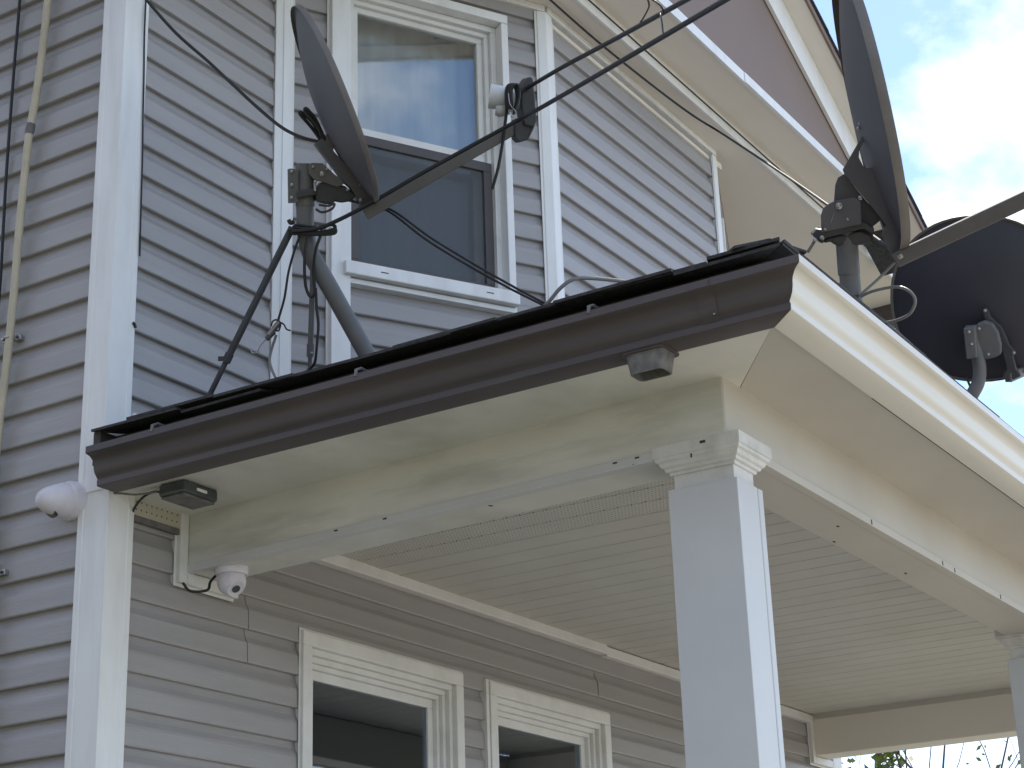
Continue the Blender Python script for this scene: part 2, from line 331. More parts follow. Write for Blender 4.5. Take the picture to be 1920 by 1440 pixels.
# bay trims
sbox(BA, DV, BN, -.012, .050, 3.28, SOFF-.026, -.01, .026).build('inside_corner_trim', M['trim'], house, bevel=.002)
sbox(BA, DV, BN, .016, .022, 3.29, SOFF-.03, .0262, .029).build('inside_corner_trim', M['trim'], house)
c3 = BB
MB().prism([c3+DV*(-.034)+BN*.003+Z*3.28, c3+DV*(-.034)+BN*.026+Z*3.28, c3+BN*.028+(-Y_)*.004+Z*3.28, c3+X_*.034+(-Y_)*.026+Z*3.28, c3+X_*.034+(-Y_)*.003+Z*3.28, c3+Y_*.03+Z*3.28], Z*(SOFF-.028-3.28)).build('bay_corner_post', M['trim'], house, bevel=.002)
c4 = BC; DN = Vector((DR.y, -DR.x, 0))
MB().prism([c4-X_*.036+(-Y_)*.003+Z*3.28, c4-X_*.036+(-Y_)*.026+Z*3.28, c4+(-Y_)*.026+Z*3.28, c4+DR*.036+DN*.024+Z*3.28, c4+DR*.036+DN*.002+Z*3.28, c4+Y_*.02+Z*3.28], Z*(SOFF-.028-3.28)).build('bay_corner_post', M['trim'], house, bevel=.002)
sbox(BC, DR, DN, .16, .20, 3.3, 5.10, .0, .03).build('window_casing', M['trim'], house, bevel=.002)
sbox(BC, DR, DN, .20, .80, 4.1, 5.10, .002, .012).build('window_pane', M['glassd'], house)
sbox(BA, DV, BN, .0, BL, SOFF-.026, SOFF-.001, .0, .030).build('top_trim', M['trim'], house, bevel=.002)
sbox(BB, X_, -Y_, .0, (BC-BB).length, SOFF-.026, SOFF-.001, .0, .030).build('top_trim', M['trim'], house, bevel=.002)
sbox(OF, XF, NF, .10, .73, SOFF-.026, SOFF-.001, .0, .028).build('top_trim', M['trim'], house)
sbox(OF, XF, NF, .10, .70, 3.368, 3.386, .0, .030).build('base_flashing', M['trim'], house)

# windows -----------------------------------------------------------
def ring(O, s, n, s0, s1, z0, z1, w_, o0, o1, mb=None):
    mb = mb or MB(); ws, wb, wt = (w_, w_, w_) if not isinstance(w_, tuple) else w_
    sbox(O, s, n, s0, s1, z1-wt, z1, o0, o1, mb); sbox(O, s, n, s0, s1, z0, z0+wb, o0, o1, mb)
    sbox(O, s, n, s0, s0+ws, z0+wb, z1-wt, o0, o1, mb); sbox(O, s, n, s1-ws, s1, z0+wb, z1-wt, o0, o1, mb); return mb
def flange(O, s, n, s0, s1, z0, z1, w_, parent, sides='LRTB', o=.0215):
    mb = MB()
    if 'L' in sides: sbox(O, s, n, s0-w_, s0+.004, z0-w_, z1+w_, o, o+.0016, mb)
    if 'R' in sides: sbox(O, s, n, s1-.004, s1+w_, z0-w_, z1+w_, o, o+.0016, mb)
    if 'T' in sides: sbox(O, s, n, s0+.0041, s1-.0041, z1-.004, z1+w_, o, o+.0016, mb)
    if 'B' in sides: sbox(O, s, n, s0+.0041, s1-.0041, z0-w_, z0+.004, o, o+.0016, mb)
    return mb.build('channel_flange', M['wtrim'], parent)
def curtain(O, s, n, s0, s1, z0, z1, off, m, parent):
    mb = MB(); k = 40; vs = []
    for i in range(k+1):
        a = s0+(s1-s0)*i/k; o = off+.006*math.sin(i*1.35)+.004*math.sin(i*.6+1)
        vs += [O+s*a+n*o+Z*z0, O+s*a+n*o+Z*z1]
    mb.add(vs, [(2*i, 2*i+2, 2*i+3, 2*i+1) for i in range(k)]); return mb.build('curtain', m, parent, smooth=True)
def room(O, s, n, s0, s1, z0, z1, parent):
    mb = MB(); d = .75; P = lambda a, b, c: O+s*a+Z*b-n*c
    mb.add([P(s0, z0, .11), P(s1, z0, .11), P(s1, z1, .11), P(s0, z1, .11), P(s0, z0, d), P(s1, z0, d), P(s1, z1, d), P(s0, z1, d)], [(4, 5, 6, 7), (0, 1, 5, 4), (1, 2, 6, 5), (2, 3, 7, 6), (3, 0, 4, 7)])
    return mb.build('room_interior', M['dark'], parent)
def porch_window(s0, s1, lab, wide):
    O = OF; s = XF; n = NF; z0, z1 = WBOT, WT
    e = empty('window', (O+s*((s0+s1)/2)+Z*z0), house); e['label'] = lab
    flange(O, s, n, s0, s1, z0, z1, .008, e)
    ring(O, s, n, s0, s1, z0, z1, .045, -.01, .034).build('casing', M['wtrim'], e, bevel=.003)
    ring(O, s, n, s0+.045, s1-.045, z0+.045, z1-.045, .020, -.06, .016).build('jamb', M['wtrim'], e, bevel=.002)
    ring(O, s, n, s0+.065, s1-.065, z0+.065, z1-.065, .018, -.07, .000).build('jamb', M['wtrim'], e, bevel=.002)
    ring(O, s, n, s0+.083, s1-.083, z0+.083, z1-.083, .016, -.085, -.014).build('frame', M['wtrim'], e, bevel=.002)
    zm = (z0+z1)/2
    for nm, a, b, o in (('upper_sash', zm-.02, z1-.099, -.030), ('lower_sash', z0+.099, zm+.02, -.052)):
        sh = ring(O, s, n, s0+.099, s1-.099, a, b, .030, o-.02, o).build(nm, M['wtrim'], e, bevel=.002)
        sbox(O, s, n, s0+.129, s1-.129, a+.03, b-.03, o-.012, o-.008).build('pane', M['glassd'], sh)
    sbox(O, s, n, s0+.03, s1-.03, z0+.03, z1-.03, -.160, -.150).build('dark_backing', M['dark'], e)  # dark bluish sheet stands in for the unlit room
    sbox(O, s, n, s1-.26, s1-.215, z0+.1, z1-.1, -.140, -.130).build('curtain', M['screenframe'], e)
porch_window(*W1, 'left porch window with stepped white frame', .885)
porch_window(*W2, 'right porch window nearer the column', .861)
# second casing strip left of the right window
sbox(OF, XF, NF, W2[0]-.022, W2[0]-.004, WBOT, WT+.006, 0, .030).build('casing_strip', M['wtrim'], house, bevel=.002)

bw = empty('window', BA+DV*.54+Z*4.1, house); bw['label'] = 'upper bay window with sky-reflecting pane and dark screen'
flange(BA, DV, BN, .188, .890, 3.32, 5.246, .010, bw, 'LT')
flange(BA, DV, BN, .188, .890, 4.07, 5.246, .010, bw, 'R')
sbox(BA, DV, BN, .188, .258, 3.30, 5.209, .0, .044).build('casing', M['trim'], bw, bevel=.003)
sbox(BA, DV, BN, .862, .890, 4.128, 5.209, -.05, .044).build('casing', M['trim'], bw, bevel=.003)
sbox(BA, DV, BN, .188, .890, 5.211, 5.246, -.05, .045).build('head_casing', M['trim'], bw, bevel=.003)
sbox(BA, DV, BN, .232, .893, 4.078, 4.126, -.05, .062).build('sill', M['trim'], bw, bevel=.004)
for sq in (.36, .76): sbox(BA, DV, BN, sq, sq+.028, 4.100, 4.1035, .0621, .0628).build('weep_slot', M['chip'], bw)
sbox(BA, DV, BN, .240, .893, 4.056, 4.074, -.0, .036).build('sill_apron', M['trim'], bw, bevel=.002)
ring(BA, DV, BN, .258, .862, 4.128, 5.209, (.022, .018, .022), -.07, .000).build('jamb', M['wtrim'], bw, bevel=.002)
ring(BA, DV, BN, .280, .840, 4.146, 5.187, (.018, .012, .018), -.08, -.018).build('jamb', M['wtrim'], bw, bevel=.002)
ZM = 4.672
us = ring(BA, DV, BN, .298, .822, ZM-.02, 5.169, (.022, .034, .022), -.06, -.034).build('upper_sash', M['wtrim'], bw, bevel=.002)
sbox(BA, DV, BN, .320, .800, ZM+.014, 5.147, -.050, -.046).build('pane', M['glass'], us)
ls = ring(BA, DV, BN, .298, .822, 4.158, ZM+.01, (.030, .035, .03), -.09, -.064).build('lower_sash', M['wtrim'], bw, bevel=.002)
sbox(BA, DV, BN, .328, .792, 4.193, ZM-.02, -.080, -.076).build('pane', M['glass'], ls)
sf = ring(BA, DV, BN, .282, .838, 4.150, ZM-.022, (.034, .022, .036), -.034, -.016).build('screen_frame', M['screenframe'], bw, bevel=.002)
sbox(BA, DV, BN, .316, .804, 4.172, ZM-.058, -.026, -.0255).build('screen', M['screen'], sf)
curtain(BA, DV, BN, .27, .85, 4.10, 5.5, -.145, M['curtain'], bw)  # sheet behind the panes carries the painted sky-reflection tone
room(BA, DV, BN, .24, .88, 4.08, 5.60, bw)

# ------------------------------------------------------------------ upper eave and gable
EY, BY = -.63, -.835                             # steps of the cornice
XL, XR = -.42, 5.20
MB().box((XL, EY, SOFF), (XR, .0, SOFF+.03)).build('soffit', M['lit_cream'], house)
MB().box((XL, .0, SOFF+.001), (.02, 6.3, SOFF+.031)).build('soffit', M['lit_cream'], house)
MB().box((5.12, .0, SOFF+.001), (XR, 6.3, SOFF+.031)).build('soffit', M['lit_cream'], house)
MB().box((XL, EY-.012, SOFF-.006), (XR, EY-.0005, SOFF+.062)).build('fascia', M['trim'], house)
MB().box((XL, BY, SOFF+.060), (4.62, EY-.0125, SOFF+.085)).build('cornice_soffit', M['lit_cream'], house)
MB().box((XL, BY-.014, SOFF+.052), (2.72, BY-.0005, SOFF+.10)).build('cornice_fascia', M['trim'], house)
MB().box((2.70, BY-.017, SOFF+.054), (4.60, BY-.0148, SOFF+.099)).build('cornice_fascia', M['trim'], house)
MB().box((2.72, BY-.0135, SOFF+.053), (4.62, BY-.0005, SOFF+.0985)).build('cornice_fascia', M['trim'], house)
sbox(BB, X_, -Y_, -.02, 1.5, SOFF-.055, SOFF-.028, .0, .012).build('frieze', M['lit_cream'], house)
GX, SL, TY = 2.37, .52, -.845                    # gable centre, slope, plane of the gable wall
CI, CO, RY = 7.50, 7.67, -.955                   # frieze inner, outer (z + SL*x) and rake edge
zb = SOFF+.10
def zr(c, x): return c-SL*(x if x >= GX else 2*GX-x)
xe = lambda c: (c-zb)/SL
pts = [Vector((2*GX-xe(CO), TY, zb)), Vector((xe(CO), TY, zb)), Vector((GX, TY, zr(CO, GX)))]
MB().prism(pts, Y_*.06).build('gable_wall', M['tymp'], house)
for sg in (1, -1):
    X = lambda x: x if sg > 0 else 2*GX-x
    xa, xb = GX, xe(CI)
    MB().prism([Vector((X(GX), TY-.004, zr(CI, GX))), Vector((X(xe(CI)), TY-.004, zb)), Vector((X(xe(CO)-.002), TY-.004, zb)), Vector((X(GX), TY-.004, zr(CO, GX)-.002))], -Y_*.016).build('rake_frieze', M['trim'], house)
    xend = 4.60
    P = lambda x, y, dz: Vector((X(x), y, CO-SL*x+dz))
    MB().add([P(GX, RY, 0), P(xend, RY, 0), P(xend, TY+.05, 0), P(GX, TY+.05, 0), P(GX, RY, .022), P(xend, RY, .022), P(xend, TY+.05, .022), P(GX, TY+.05, .022)], [(0, 3, 2, 1), (4, 5, 6, 7), (0, 1, 5, 4), (1, 2, 6, 5), (2, 3, 7, 6), (3, 0, 4, 7)]).build('rake_soffit', M['lit_cream'], house)
    MB().add([P(GX, RY-.012, -.004), P(xend+.02, RY-.012, -.004), P(xend+.02, RY-.001, -.004), P(GX, RY-.001, -.004), P(GX, RY-.012, .030), P(xend+.02, RY-.012, .030), P(xend+.02, RY-.001, .030), P(GX, RY-.001, .030)], [(0, 3, 2, 1), (4, 5, 6, 7), (0, 1, 5, 4), (1, 2, 6, 5), (2, 3, 7, 6), (3, 0, 4, 7)]).build('rake_edge', M['tymp'], house)
    n_sh = 9
    for i in range(n_sh):                        # shingle strips of the gable roof
        x1 = GX+(xend+.05-GX)*(i+1)/n_sh+.02; x0 = GX+(xend+.05-GX)*i/n_sh; ye = 2.2 if CO-SL*x1 > SOFF+.12 else EY-.02; h = .031+.003*(i % 2)
        MB().add([P(x0, RY-.022, h), P(x1, RY-.022, h+.004), P(x1, ye, h+.004), P(x0, ye, h), P(x0, RY-.022, h+.01), P(x1, RY-.022, h+.014), P(x1, ye, h+.014), P(x0, ye, h+.01)],
                 [(0, 3, 2, 1), (4, 5, 6, 7), (0, 1, 5, 4), (1, 2, 6, 5), (2, 3, 7, 6), (3, 0, 4, 7)]).build('roof_shingle', M['shingle'], house)
# main hip roof, hidden from below
rz = SOFF+.034
A = [Vector((XL-.03, EY-.02, rz)), Vector((XR+.03, EY-.02, rz)), Vector((XR+.03, 6.35, rz)), Vector((XL-.03, 6.35, rz))]
hx = (XL+XR)/2; hw = (XR-XL)/2+.03
MB().add(A+[Vector((hx, EY+hw, rz+hw*.48)), Vector((hx, 6.35-hw, rz+hw*.48))], [(0, 1, 4), (1, 2, 5, 4), (2, 3, 5), (3, 0, 4, 5), (3, 2, 1, 0)]).build('roof', M['shingle'], house)

# ------------------------------------------------------------------ gutters
GP = [(0, .118), (0, 0), (.070, 0), (.0735, .002), (.0740, .0165), (.0705, .019), (.0715, .023), (.0775, .028), (.0845, .036), (.0885, .048), (.0895, .060), (.0925, .068), (.100, .0755), (.110, .0800), (.120, .0820), (.1222, .0835), (.1225, .1015), (.114, .103), (.112, .096)]
GP = thick(GP, .0016)
GX0, GY0, GZ = .0195, -2.020, 3.123              # back of the gutters, bottom height
sag = lambda t: 0
brown = MB().loft([Vector((GX0-o, -.032, GZ+z)) for o, z in GP], [Vector((GX0-o, GY0-o+.0006, GZ+z)) for o, z in GP]).build('side_gutter', M['brown'], house, smooth=True)
brown['label'] = 'dark brown gutter along the porch side'
MB().prism([Vector((GX0-o, -.0305, GZ+z)) for o, z in [(0, .112), (0, .001), (.072, .001), (.0735, .0165), (.0705, .02), (.0775, .0285), (.0840, .036), (.0880, .048), (.0890, .060), (.0925, .069), (.104, .0785), (.121, .083), (.121, .100), (.06, .106)]], -Y_*.0012).build('end_cap', M['brown'], brown)
white = MB().loft([Vector((GX0-o, GY0-o, GZ+z)) for o, z in GP], [Vector((5.24, GY0-o, GZ+z)) for o, z in GP]).build('front_gutter', M['wgut'], house, smooth=True)
white['label'] = 'cream-white gutter along the porch front'
# seam sleeve, hangers and outlet of the brown gutter
ys = hit(1318, 540, 0, -.09).y
GS = [(o+.0012, z) for o, z in [(.0740, .0165), (.0705, .019), (.0715, .023), (.0775, .028), (.0845, .036), (.0885, .048), (.0895, .060), (.0925, .068), (.100, .0755), (.110, .0800), (.120, .0820), (.1225, .0835), (.1228, .100)]]
GS = thick(GS, -.001)
MB().loft([Vector((GX0-o, ys-.02, GZ+z)) for o, z in GS], [Vector((GX0-o, ys+.025, GZ+z)) for o, z in GS]).build('seam_sleeve', M['brown'], brown, smooth=True)
for (u, v) in ((672, 690), (1108, 572), (290, 797)):
    y = hit(u, v+12, 0, -.09).y
    MB().tube([(GX0-.121, y, GZ+.094), (GX0-.119, y, GZ+.112), (GX0-.10, y, GZ+.122), (GX0-.004, y, GZ+.120)], .0048, 6).build('hanger', M['arm'], brown)
for zz in (.03, .055):
    MB().lathe((GX0-.0785-.004, ys-.012, GZ+zz), -X_, [(0, .003), (.005, .003), (.006, .0015)], 8).build('rivet', M['bolt'], brown)
oc = hit(1206, 650, 2, GZ); oc = Vector((-.005, oc.y+.01, GZ))
def rrect(cx, cy, z, a, b, r, k=4):
    o = []
    for i, (sx, sy) in enumerate(((1, 1), (-1, 1), (-1, -1), (1, -1))):
        for j in range(k+1):
            q = (i+j/k)*math.pi/2; o.append(Vector((cx+sx*(a-r)+r*math.cos(q), cy+sy*(b-r)+r*math.sin(q), z)))
    return o
ot = MB(); t0 = rrect(oc.x, oc.y, GZ-.001, .036, .050, .014); t1 = rrect(oc.x, oc.y, GZ-.050, .030, .043, .014); t2 = rrect(oc.x, oc.y, GZ-.050, .026, .039, .012); t3 = rrect(oc.x, oc.y, GZ-.006, .026, .039, .012)
ot.loft(t0, t1, False); ot.loft(t1, t2, False); ot.loft(t2, t3, False); ot.add(t3, [tuple(range(len(t3)))])
ou = ot.build('downspout_outlet', M['outlet'], brown, smooth=True); ou['label'] = 'short worn drop outlet under the brown gutter'
MB().loft(rrect(oc.x, oc.y, GZ-.0005, .044, .058, .016), rrect(oc.x, oc.y, GZ-.004, .044, .058, .016)).build('outlet_flange', M['brown'], ou)
# right-hand eave gutter of the main roof
rg = MB().loft([Vector((XR+.004+o, -.70, SOFF-.11+z)) for o, z in GP], [Vector((XR+.004+o, 6.3, SOFF-.11+z)) for o, z in GP]).build('upper_gutter', M['brown'], house, smooth=True)
rg['label'] = 'brown gutter on the far upper eave'
MB().box((XR+.012, -.36, SOFF-.18), (XR+.075, -.29, SOFF-.111)).build('downspout_outlet', M['brown'], rg, bevel=.006)

# fascia behind gutters
MB().box((.020, GY0+.001, 3.146), (.040, -.002, 3.288)).build('fascia', M['fascia'], house)
MB().box((.0405, GY0, 3.146), (5.20, GY0+.020, 3.288)).build('fascia', M['fascia'], house)

MB().box((-.048, -.030, 3.19), (.019, -.004, 3.286)).build('fascia_return', M['fascia'], house)
# ------------------------------------------------------------------ porch roof
PS = .24
def rl(x, y): return 3.294+PS*max(0, min(x-.0, y+2.03)) # hip roof height
core = MB(); c0, c1 = Vector((.022, GY0+.002, 3.288)), Vector((.022, 0, 3.288))
hipx = 2.0
core.add([(.022, -2.018, 3.290), (5.2, -2.018, 3.290), (5.2, .0, 3.290+PS*2.018), (2.04, .0, 3.290+PS*2.018), (.022, .0, 3.290)], [(0, 1, 2, 3), (0, 3, 4)])
core.add([(.022, -2.018, 3.286), (5.2, -2.018, 3.286), (5.2, .0, 3.286), (.022, .0, 3.286)], [(3, 2, 1, 0)])
core.add([(.022, 0, 3.286), (2.04, 0, 3.286), (2.04, 0, 3.290+PS*2.018), (5.2, 0, 3.286), (5.2, 0, 3.290+PS*2.018), (5.2, -2.018, 3.286), (5.2, -2.018, 3.290)], [(0, 1, 2), (1, 3, 4, 2), (3, 5, 6, 4)])
pr = core.build('porch_roof', M['shingle'], house)
def shingle(p, a, up, out, w_, l_, th, curl, k0=0, k1=0):
    """tab: lower-left corner p, along a (width), up-slope up, normal out."""
    vs = []
    for j, (q, c) in enumerate(((0, curl), (.35, curl*.25), (1, 0))):
        for i in (0, 1):
            vs.append(p+a*(w_*i+(k1 if i else k0)*q)+up*(l_*q)+out*(c+(random.uniform(-.0015, .0015) if q < 1 else 0)))
    n_ = len(vs); vs += [v+out*th for v in vs]
    f = [(0, 1, 3, 2), (2, 3, 5, 4), (6, 8, 9, 7), (8, 10, 11, 9), (0, 6, 7, 1), (4, 5, 11, 10), (0, 2, 8, 6), (2, 4, 10, 8), (1, 7, 9, 3), (3, 9, 11, 5)]
    return MB().add(vs, f)
upL = Vector((1, 0, PS)).normalized(); nL = Vector((-PS, 0, 1)).normalized()
upF = Vector((0, 1, PS)).normalized(); nF = Vector((0, -PS, 1)).normalized()
for row in range(4):                             # side slope
    y = -.004; x = -.050+.13*max(0, row-1)
    if row == 1: y = -.13
    while y > -2.00+x:
        w_ = random.uniform(.27, .33); y1 = max(y-w_, -2.035+x*.98)
        if y-y1 > .04:
            shingle(Vector((x+random.uniform(-.014, .010), y1, 3.289+.0065*min(row, 2)+PS*(x)+random.uniform(0, .004))), Y_, upL, nL, y-y1-.004, .30, .007, random.uniform(-.004, .010), k0=min(max(0, -1.73+x-y1), y-y1-.01), k1=max(0, -1.73+x-y)).build('shingle', M['shingle'], pr)
        y = y1
for row in range(4):                             # front slope
    x = -.05+max(0, .13*(row-1)); yy = -2.085+.13*max(0, row-1)
    while x < 5.1:
        w_ = random.uniform(.27, .33)
        shingle(Vector((x, yy+random.uniform(-.006, .006), 3.289+.0065*min(row, 2)+PS*(yy+2.03)+random.uniform(0, .004))), X_, upF, nF, w_-.004, .30, .007, random.uniform(0, .005), k0=min(max(0, yy+2.33-x), w_-.01), k1=max(0, yy+2.33-x-w_)).build('shingle', M['shingle'], pr)
        x += w_
hd = Vector((1, 1, PS)).normalized()
for i in range(11):                              # hip caps
    p = Vector((-.020, -2.044, 3.314))+hd*(.125*i)
    A = p+(Vector((1, -1, 0)).normalized()*.085)-Z*.024; B = p+(Vector((-1, 1, 0)).normalized()*.085)-Z*.024; t = hd*.25; u = Z*.006
    MB().add([A, p, B, A+t-u*.6, p+t-u*.6, B+t-u*.6, A+u, p+u, B+u, A+t+u*.4, p+t+u*.4, B+t+u*.4],
             [(0, 1, 4, 3), (1, 2, 5, 4), (6, 9, 10, 7), (7, 10, 11, 8), (0, 6, 7, 1), (1, 7, 8, 2), (3, 4, 10, 9), (4, 5, 11, 10), (0, 3, 9, 6), (2, 8, 11, 5)]).build('hip_shingle', M['shingle'], pr)

# ------------------------------------------------------------------ porch soffits, beams, ceiling
PZ = 3.134
BXW, BXF, BYF, BZ = .340, .252, -1.775, 2.967    # side beam x at the wall and at the front, front beam y, underside
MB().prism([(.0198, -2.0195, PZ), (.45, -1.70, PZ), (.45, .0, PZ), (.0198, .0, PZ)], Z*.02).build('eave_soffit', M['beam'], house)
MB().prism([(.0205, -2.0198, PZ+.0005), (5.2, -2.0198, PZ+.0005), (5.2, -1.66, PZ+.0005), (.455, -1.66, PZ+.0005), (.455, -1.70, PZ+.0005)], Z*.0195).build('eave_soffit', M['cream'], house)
ysm = -2.008
MB().box((.62, ysm-.0015, PZ-.0006), (5.2, ysm+.0015, PZ+.0002)).build('soffit_seam', M['fascia'], house)
def skew(x0, x1, y): pass
sb = MB().loft([Vector((BXW, -.001, BZ)), Vector((BXW+.155, -.001, BZ)), Vector((BXW+.155, -.001, PZ+.03)), Vector((BXW, -.001, PZ+.03))],
               [Vector((BXF, BYF, BZ)), Vector((BXF+.155, BYF, BZ)), Vector((BXF+.155, BYF, PZ+.03)), Vector((BXF, BYF, PZ+.03))]).build('side_beam', M['beam'], house, bevel=.004)
d_ = (Vector((BXF, BYF, 0))-Vector((BXW, 0, 0))).normalized(); nb = Vector((d_.y, -d_.x, 0)); nb = nb if nb.x < 0 else -nb
bl = 1.772
sbox(Vector((BXW, -.002, 0)), d_, nb, .012, 1.60, BZ-.004, BZ+.022, -.02, .006).build('edge_trim', M['column'], sb, bevel=.002)
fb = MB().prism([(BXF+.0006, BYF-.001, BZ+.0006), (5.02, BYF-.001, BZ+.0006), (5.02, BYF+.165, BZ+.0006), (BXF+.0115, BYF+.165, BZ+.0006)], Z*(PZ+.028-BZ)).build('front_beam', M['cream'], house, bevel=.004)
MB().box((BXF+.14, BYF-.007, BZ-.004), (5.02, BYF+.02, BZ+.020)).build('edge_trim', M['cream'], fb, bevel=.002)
MB().box((4.795, BYF+.166, BZ+.001), (4.95, -.001, 3.19)).build('far_beam', M['lit_cream'], house, bevel=.004)  # lightened cream stands in for ground bounce on this beam
MB().box((4.785, -1.60, 3.140), (4.7945, -.03, 3.166)).build('edge_trim', M['cream'], house)
# nail holes and chips in the paint
for (u, v) in ((632, 975), (727, 958), (1170, 853), (1213, 857)): 
    p = hit(u, v, 0, .31); y = p.y; x = BXW+(BXF-BXW)*(-y/1.775)
    MB().obox(Vector((x-.0065, y, BZ+.014)), Y_, Z, X_, .012, .004, .001).build('paint_chip', M['chip'], sb)
for (u, v) in ((772, 977), (920, 948), (1190, 871)):
    p = hit(u, v, 2, BZ); MB().obox(Vector((p.x, p.y, BZ-.0005)), Vector((.9, -.4, 0)), Vector((.4, .9, 0)), Z, .012, .006, .001).build('paint_chip', M['chip'], sb)
for (u, v) in ((1630, 983), (1764, 1064), (1787, 1079), (1873, 1128)):
    p = hit(u, v, 1, BYF); MB().obox(Vector((p.x, BYF-.0072, BZ+.006)), X_, Z, Y_, .006, .014, .0012).build('paint_chip', M['chip'], fb)
for (u, v) in ((1571, 987), (1564, 1016), (1698, 1075)):
    p = hit(u, v, 2, BZ); MB().obox(Vector((p.x, p.y, BZ-.0002)), X_, Y_, Z, .012, .006, .001).build('paint_chip', M['chip'], fb)
# ceiling planks
cp = MB().box((.40, -1.62, 3.178), (4.95, -.002, 3.192)).build('porch_ceiling', M['ceil'], house)
PW = .1165; x = .445; i = 0
while x < 4.79:
    x1 = min(x+PW, 4.792); yL = -1.612
    o = [(x+.0005, 3.1775), (x+.0012, 3.1690), (x+.004, 3.1657), (x1-.008, 3.1650), (x1-.0055, 3.1690), (x1-.0005, 3.1690), (x1-.0005, 3.1775)]
    MB().loft([Vector((a, yL, z)) for a, z in o], [Vector((a, -.004, z)) for a, z in o]).build('ceiling_plank', M['vent'] if i in (3, 4, 5, 6) else M['ceil'], cp)
    x = x1; i += 1
# strip where the ceiling meets the wall
sbox(OF, XF, NF, .46, 2.775, 3.128, 3.166, .0, .046).build('ceiling_strip', M['wtrim'], house, bevel=.003)
sbox(OF, XF, NF, 2.7755, 4.79, 3.122, 3.161, .0, .043).build('ceiling_strip', M['wtrim'], house, bevel=.003)
# trim channel where the side beam and far beam meet the wall
sbox(OF, XF, NF, BXW-.036, BXW-.003, 2.93, 3.145, .0, .040).build('beam_channel', M['wtrim'], house, bevel=.003)
sbox(OF, XF, NF, BXW-.003, .56, 2.93, BZ-.002, .0, .040).build('beam_channel', M['wtrim'], house, bevel=.003)
sbox(OF, XF, NF, 4.76, 4.794, 2.93, 3.13, .0, .040).build('beam_channel', M['wtrim'], house, bevel=.003)
sbox(OF, XF, NF, 4.794, 5.0, 2.93, BZ-.002, .0, .040).build('beam_channel', M['wtrim'], house, bevel=.003)
flange(OF, XF, NF, BXW-.036, .56, 2.93, 3.12, .008, house, 'LB')
flange(OF, XF, NF, 4.76, 5.0, 2.93, 3.12, .008, house, 'LB')
flange(BA, DV, BN, BL-.034, BL, 3.33, SOFF-.04, .010, house, 'L'); flange(BA, DV, BN, -.02, .050, 3.33, SOFF-.04, .008, house, 'R')
for sd_ in 'LR': flange(BB, X_, -Y_, .034, (BC-BB).length-.034, 3.33, SOFF-.034, -.010, house, sd_)
flange(OF, XF, NF, .0, .720, 3.42, SOFF-.034, -.010, house, 'R')
# perforated scrap closing the gap beside the corner post
vp = sbox(OF, XF, NF, .102, BXW-.037, 3.088, 3.146, .0, .030).build('vent_panel', M['ventw'], house); vp['label'] = 'stained perforated panel beside the corner post'
sbox(OF, XF, NF, .102, BXW-.037, 3.070, 3.0875, .0, .034).build('panel_channel', M['tape'], house)

# columns -----------------------------------------------------------
def column(x0, y0, lab, first=False):
    wx, wy = .142, .183                          # shaft x0..x0+wx, y0-wy..y0
    e = empty('porch_column', (x0+wx/2, y0-wy/2, .6), house); e['label'] = lab
    sh = MB().prism([(x0, y0, .6), (x0, y0-wy, .6), (x0+wx-.032, y0-wy, .6), (x0+wx-.030, y0-wy+.004, .6), (x0+wx-.027, y0-wy+.004, .6), (x0+wx-.025, y0-wy, .6), (x0+wx, y0-wy, .6), (x0+wx, y0, .6)], Z*(2.888-.6)).build('shaft', M['column'], e, bevel=.003)
    i_ = .012; MB().box((x0+i_, y0-wy+i_, 2.887), (x0+wx-i_-.01, y0-i_, 2.935)).build('neck', M['capital'], e, bevel=.002)
    # crown moulding, stepped
    cx0, cx1, cy0, cy1 = x0+i_, x0+wx-i_-.01, y0-wy+i_, y0-i_
    prof = [(.000, 2.924), (.006, 2.925), (.007, 2.931), (.014, 2.934), (.016, 2.940), (.022, 2.944), (.026, 2.953), (.032, 2.957), (.033, 2.964), (.0365, 2.966), (.0365, 2.994), (.032, 2.996), (.0, 2.996)]
    mb = MB(); rs = []
    for o, z in prof: rs.append([Vector((cx0-o, cy0-o, z)), Vector((cx1+o, cy0-o, z)), Vector((cx1+o, cy1+o, z)), Vector((cx0-o, cy1+o, z))])
    for a, b in zip(rs, rs[1:]): mb.loft(a, b, False)
    mb.add(rs[0], [(0, 1, 2, 3)]); mb.add(rs[-1], [(3, 2, 1, 0)])
    cap = mb.build('capital', M['capital'], e)
    if first:
        for (u, v, a, b) in ((1319, 829, .014, .006), (1298, 855, .004, .010), (1276, 910, .010, .005), (1290, 911, .012, .003), (1350, 899, .012, .0025)):
            p = hit(u, v, 0, x0-.02); dx = {True: x0-.0255, False: x0+i_-.0008}[v < 880]
            MB().obox(Vector((dx, p.y, p.z)), Y_, Z, X_, a, b, .0015).build('paint_chip', M['chip'], cap)
    MB().box((x0-.02, y0-wy-.02, .6), (x0+wx+.02, y0+.02, .72)).build('base', M['column'], e, bevel=.006)
column(.276, -1.600, 'white boxed column at the near porch corner', True)
column(2.800, -1.602, 'white boxed column in the middle of the porch front')
column(4.78, -1.602, 'white boxed column at the far porch corner')
MB().box((.05, -2.0, .42), (5.1, .0, .60)).build('porch_floor', M['floor'], house)
MB().box((.15, -1.9, 0), (5.0, .0, .42)).build('porch_base', M['concrete'], house)

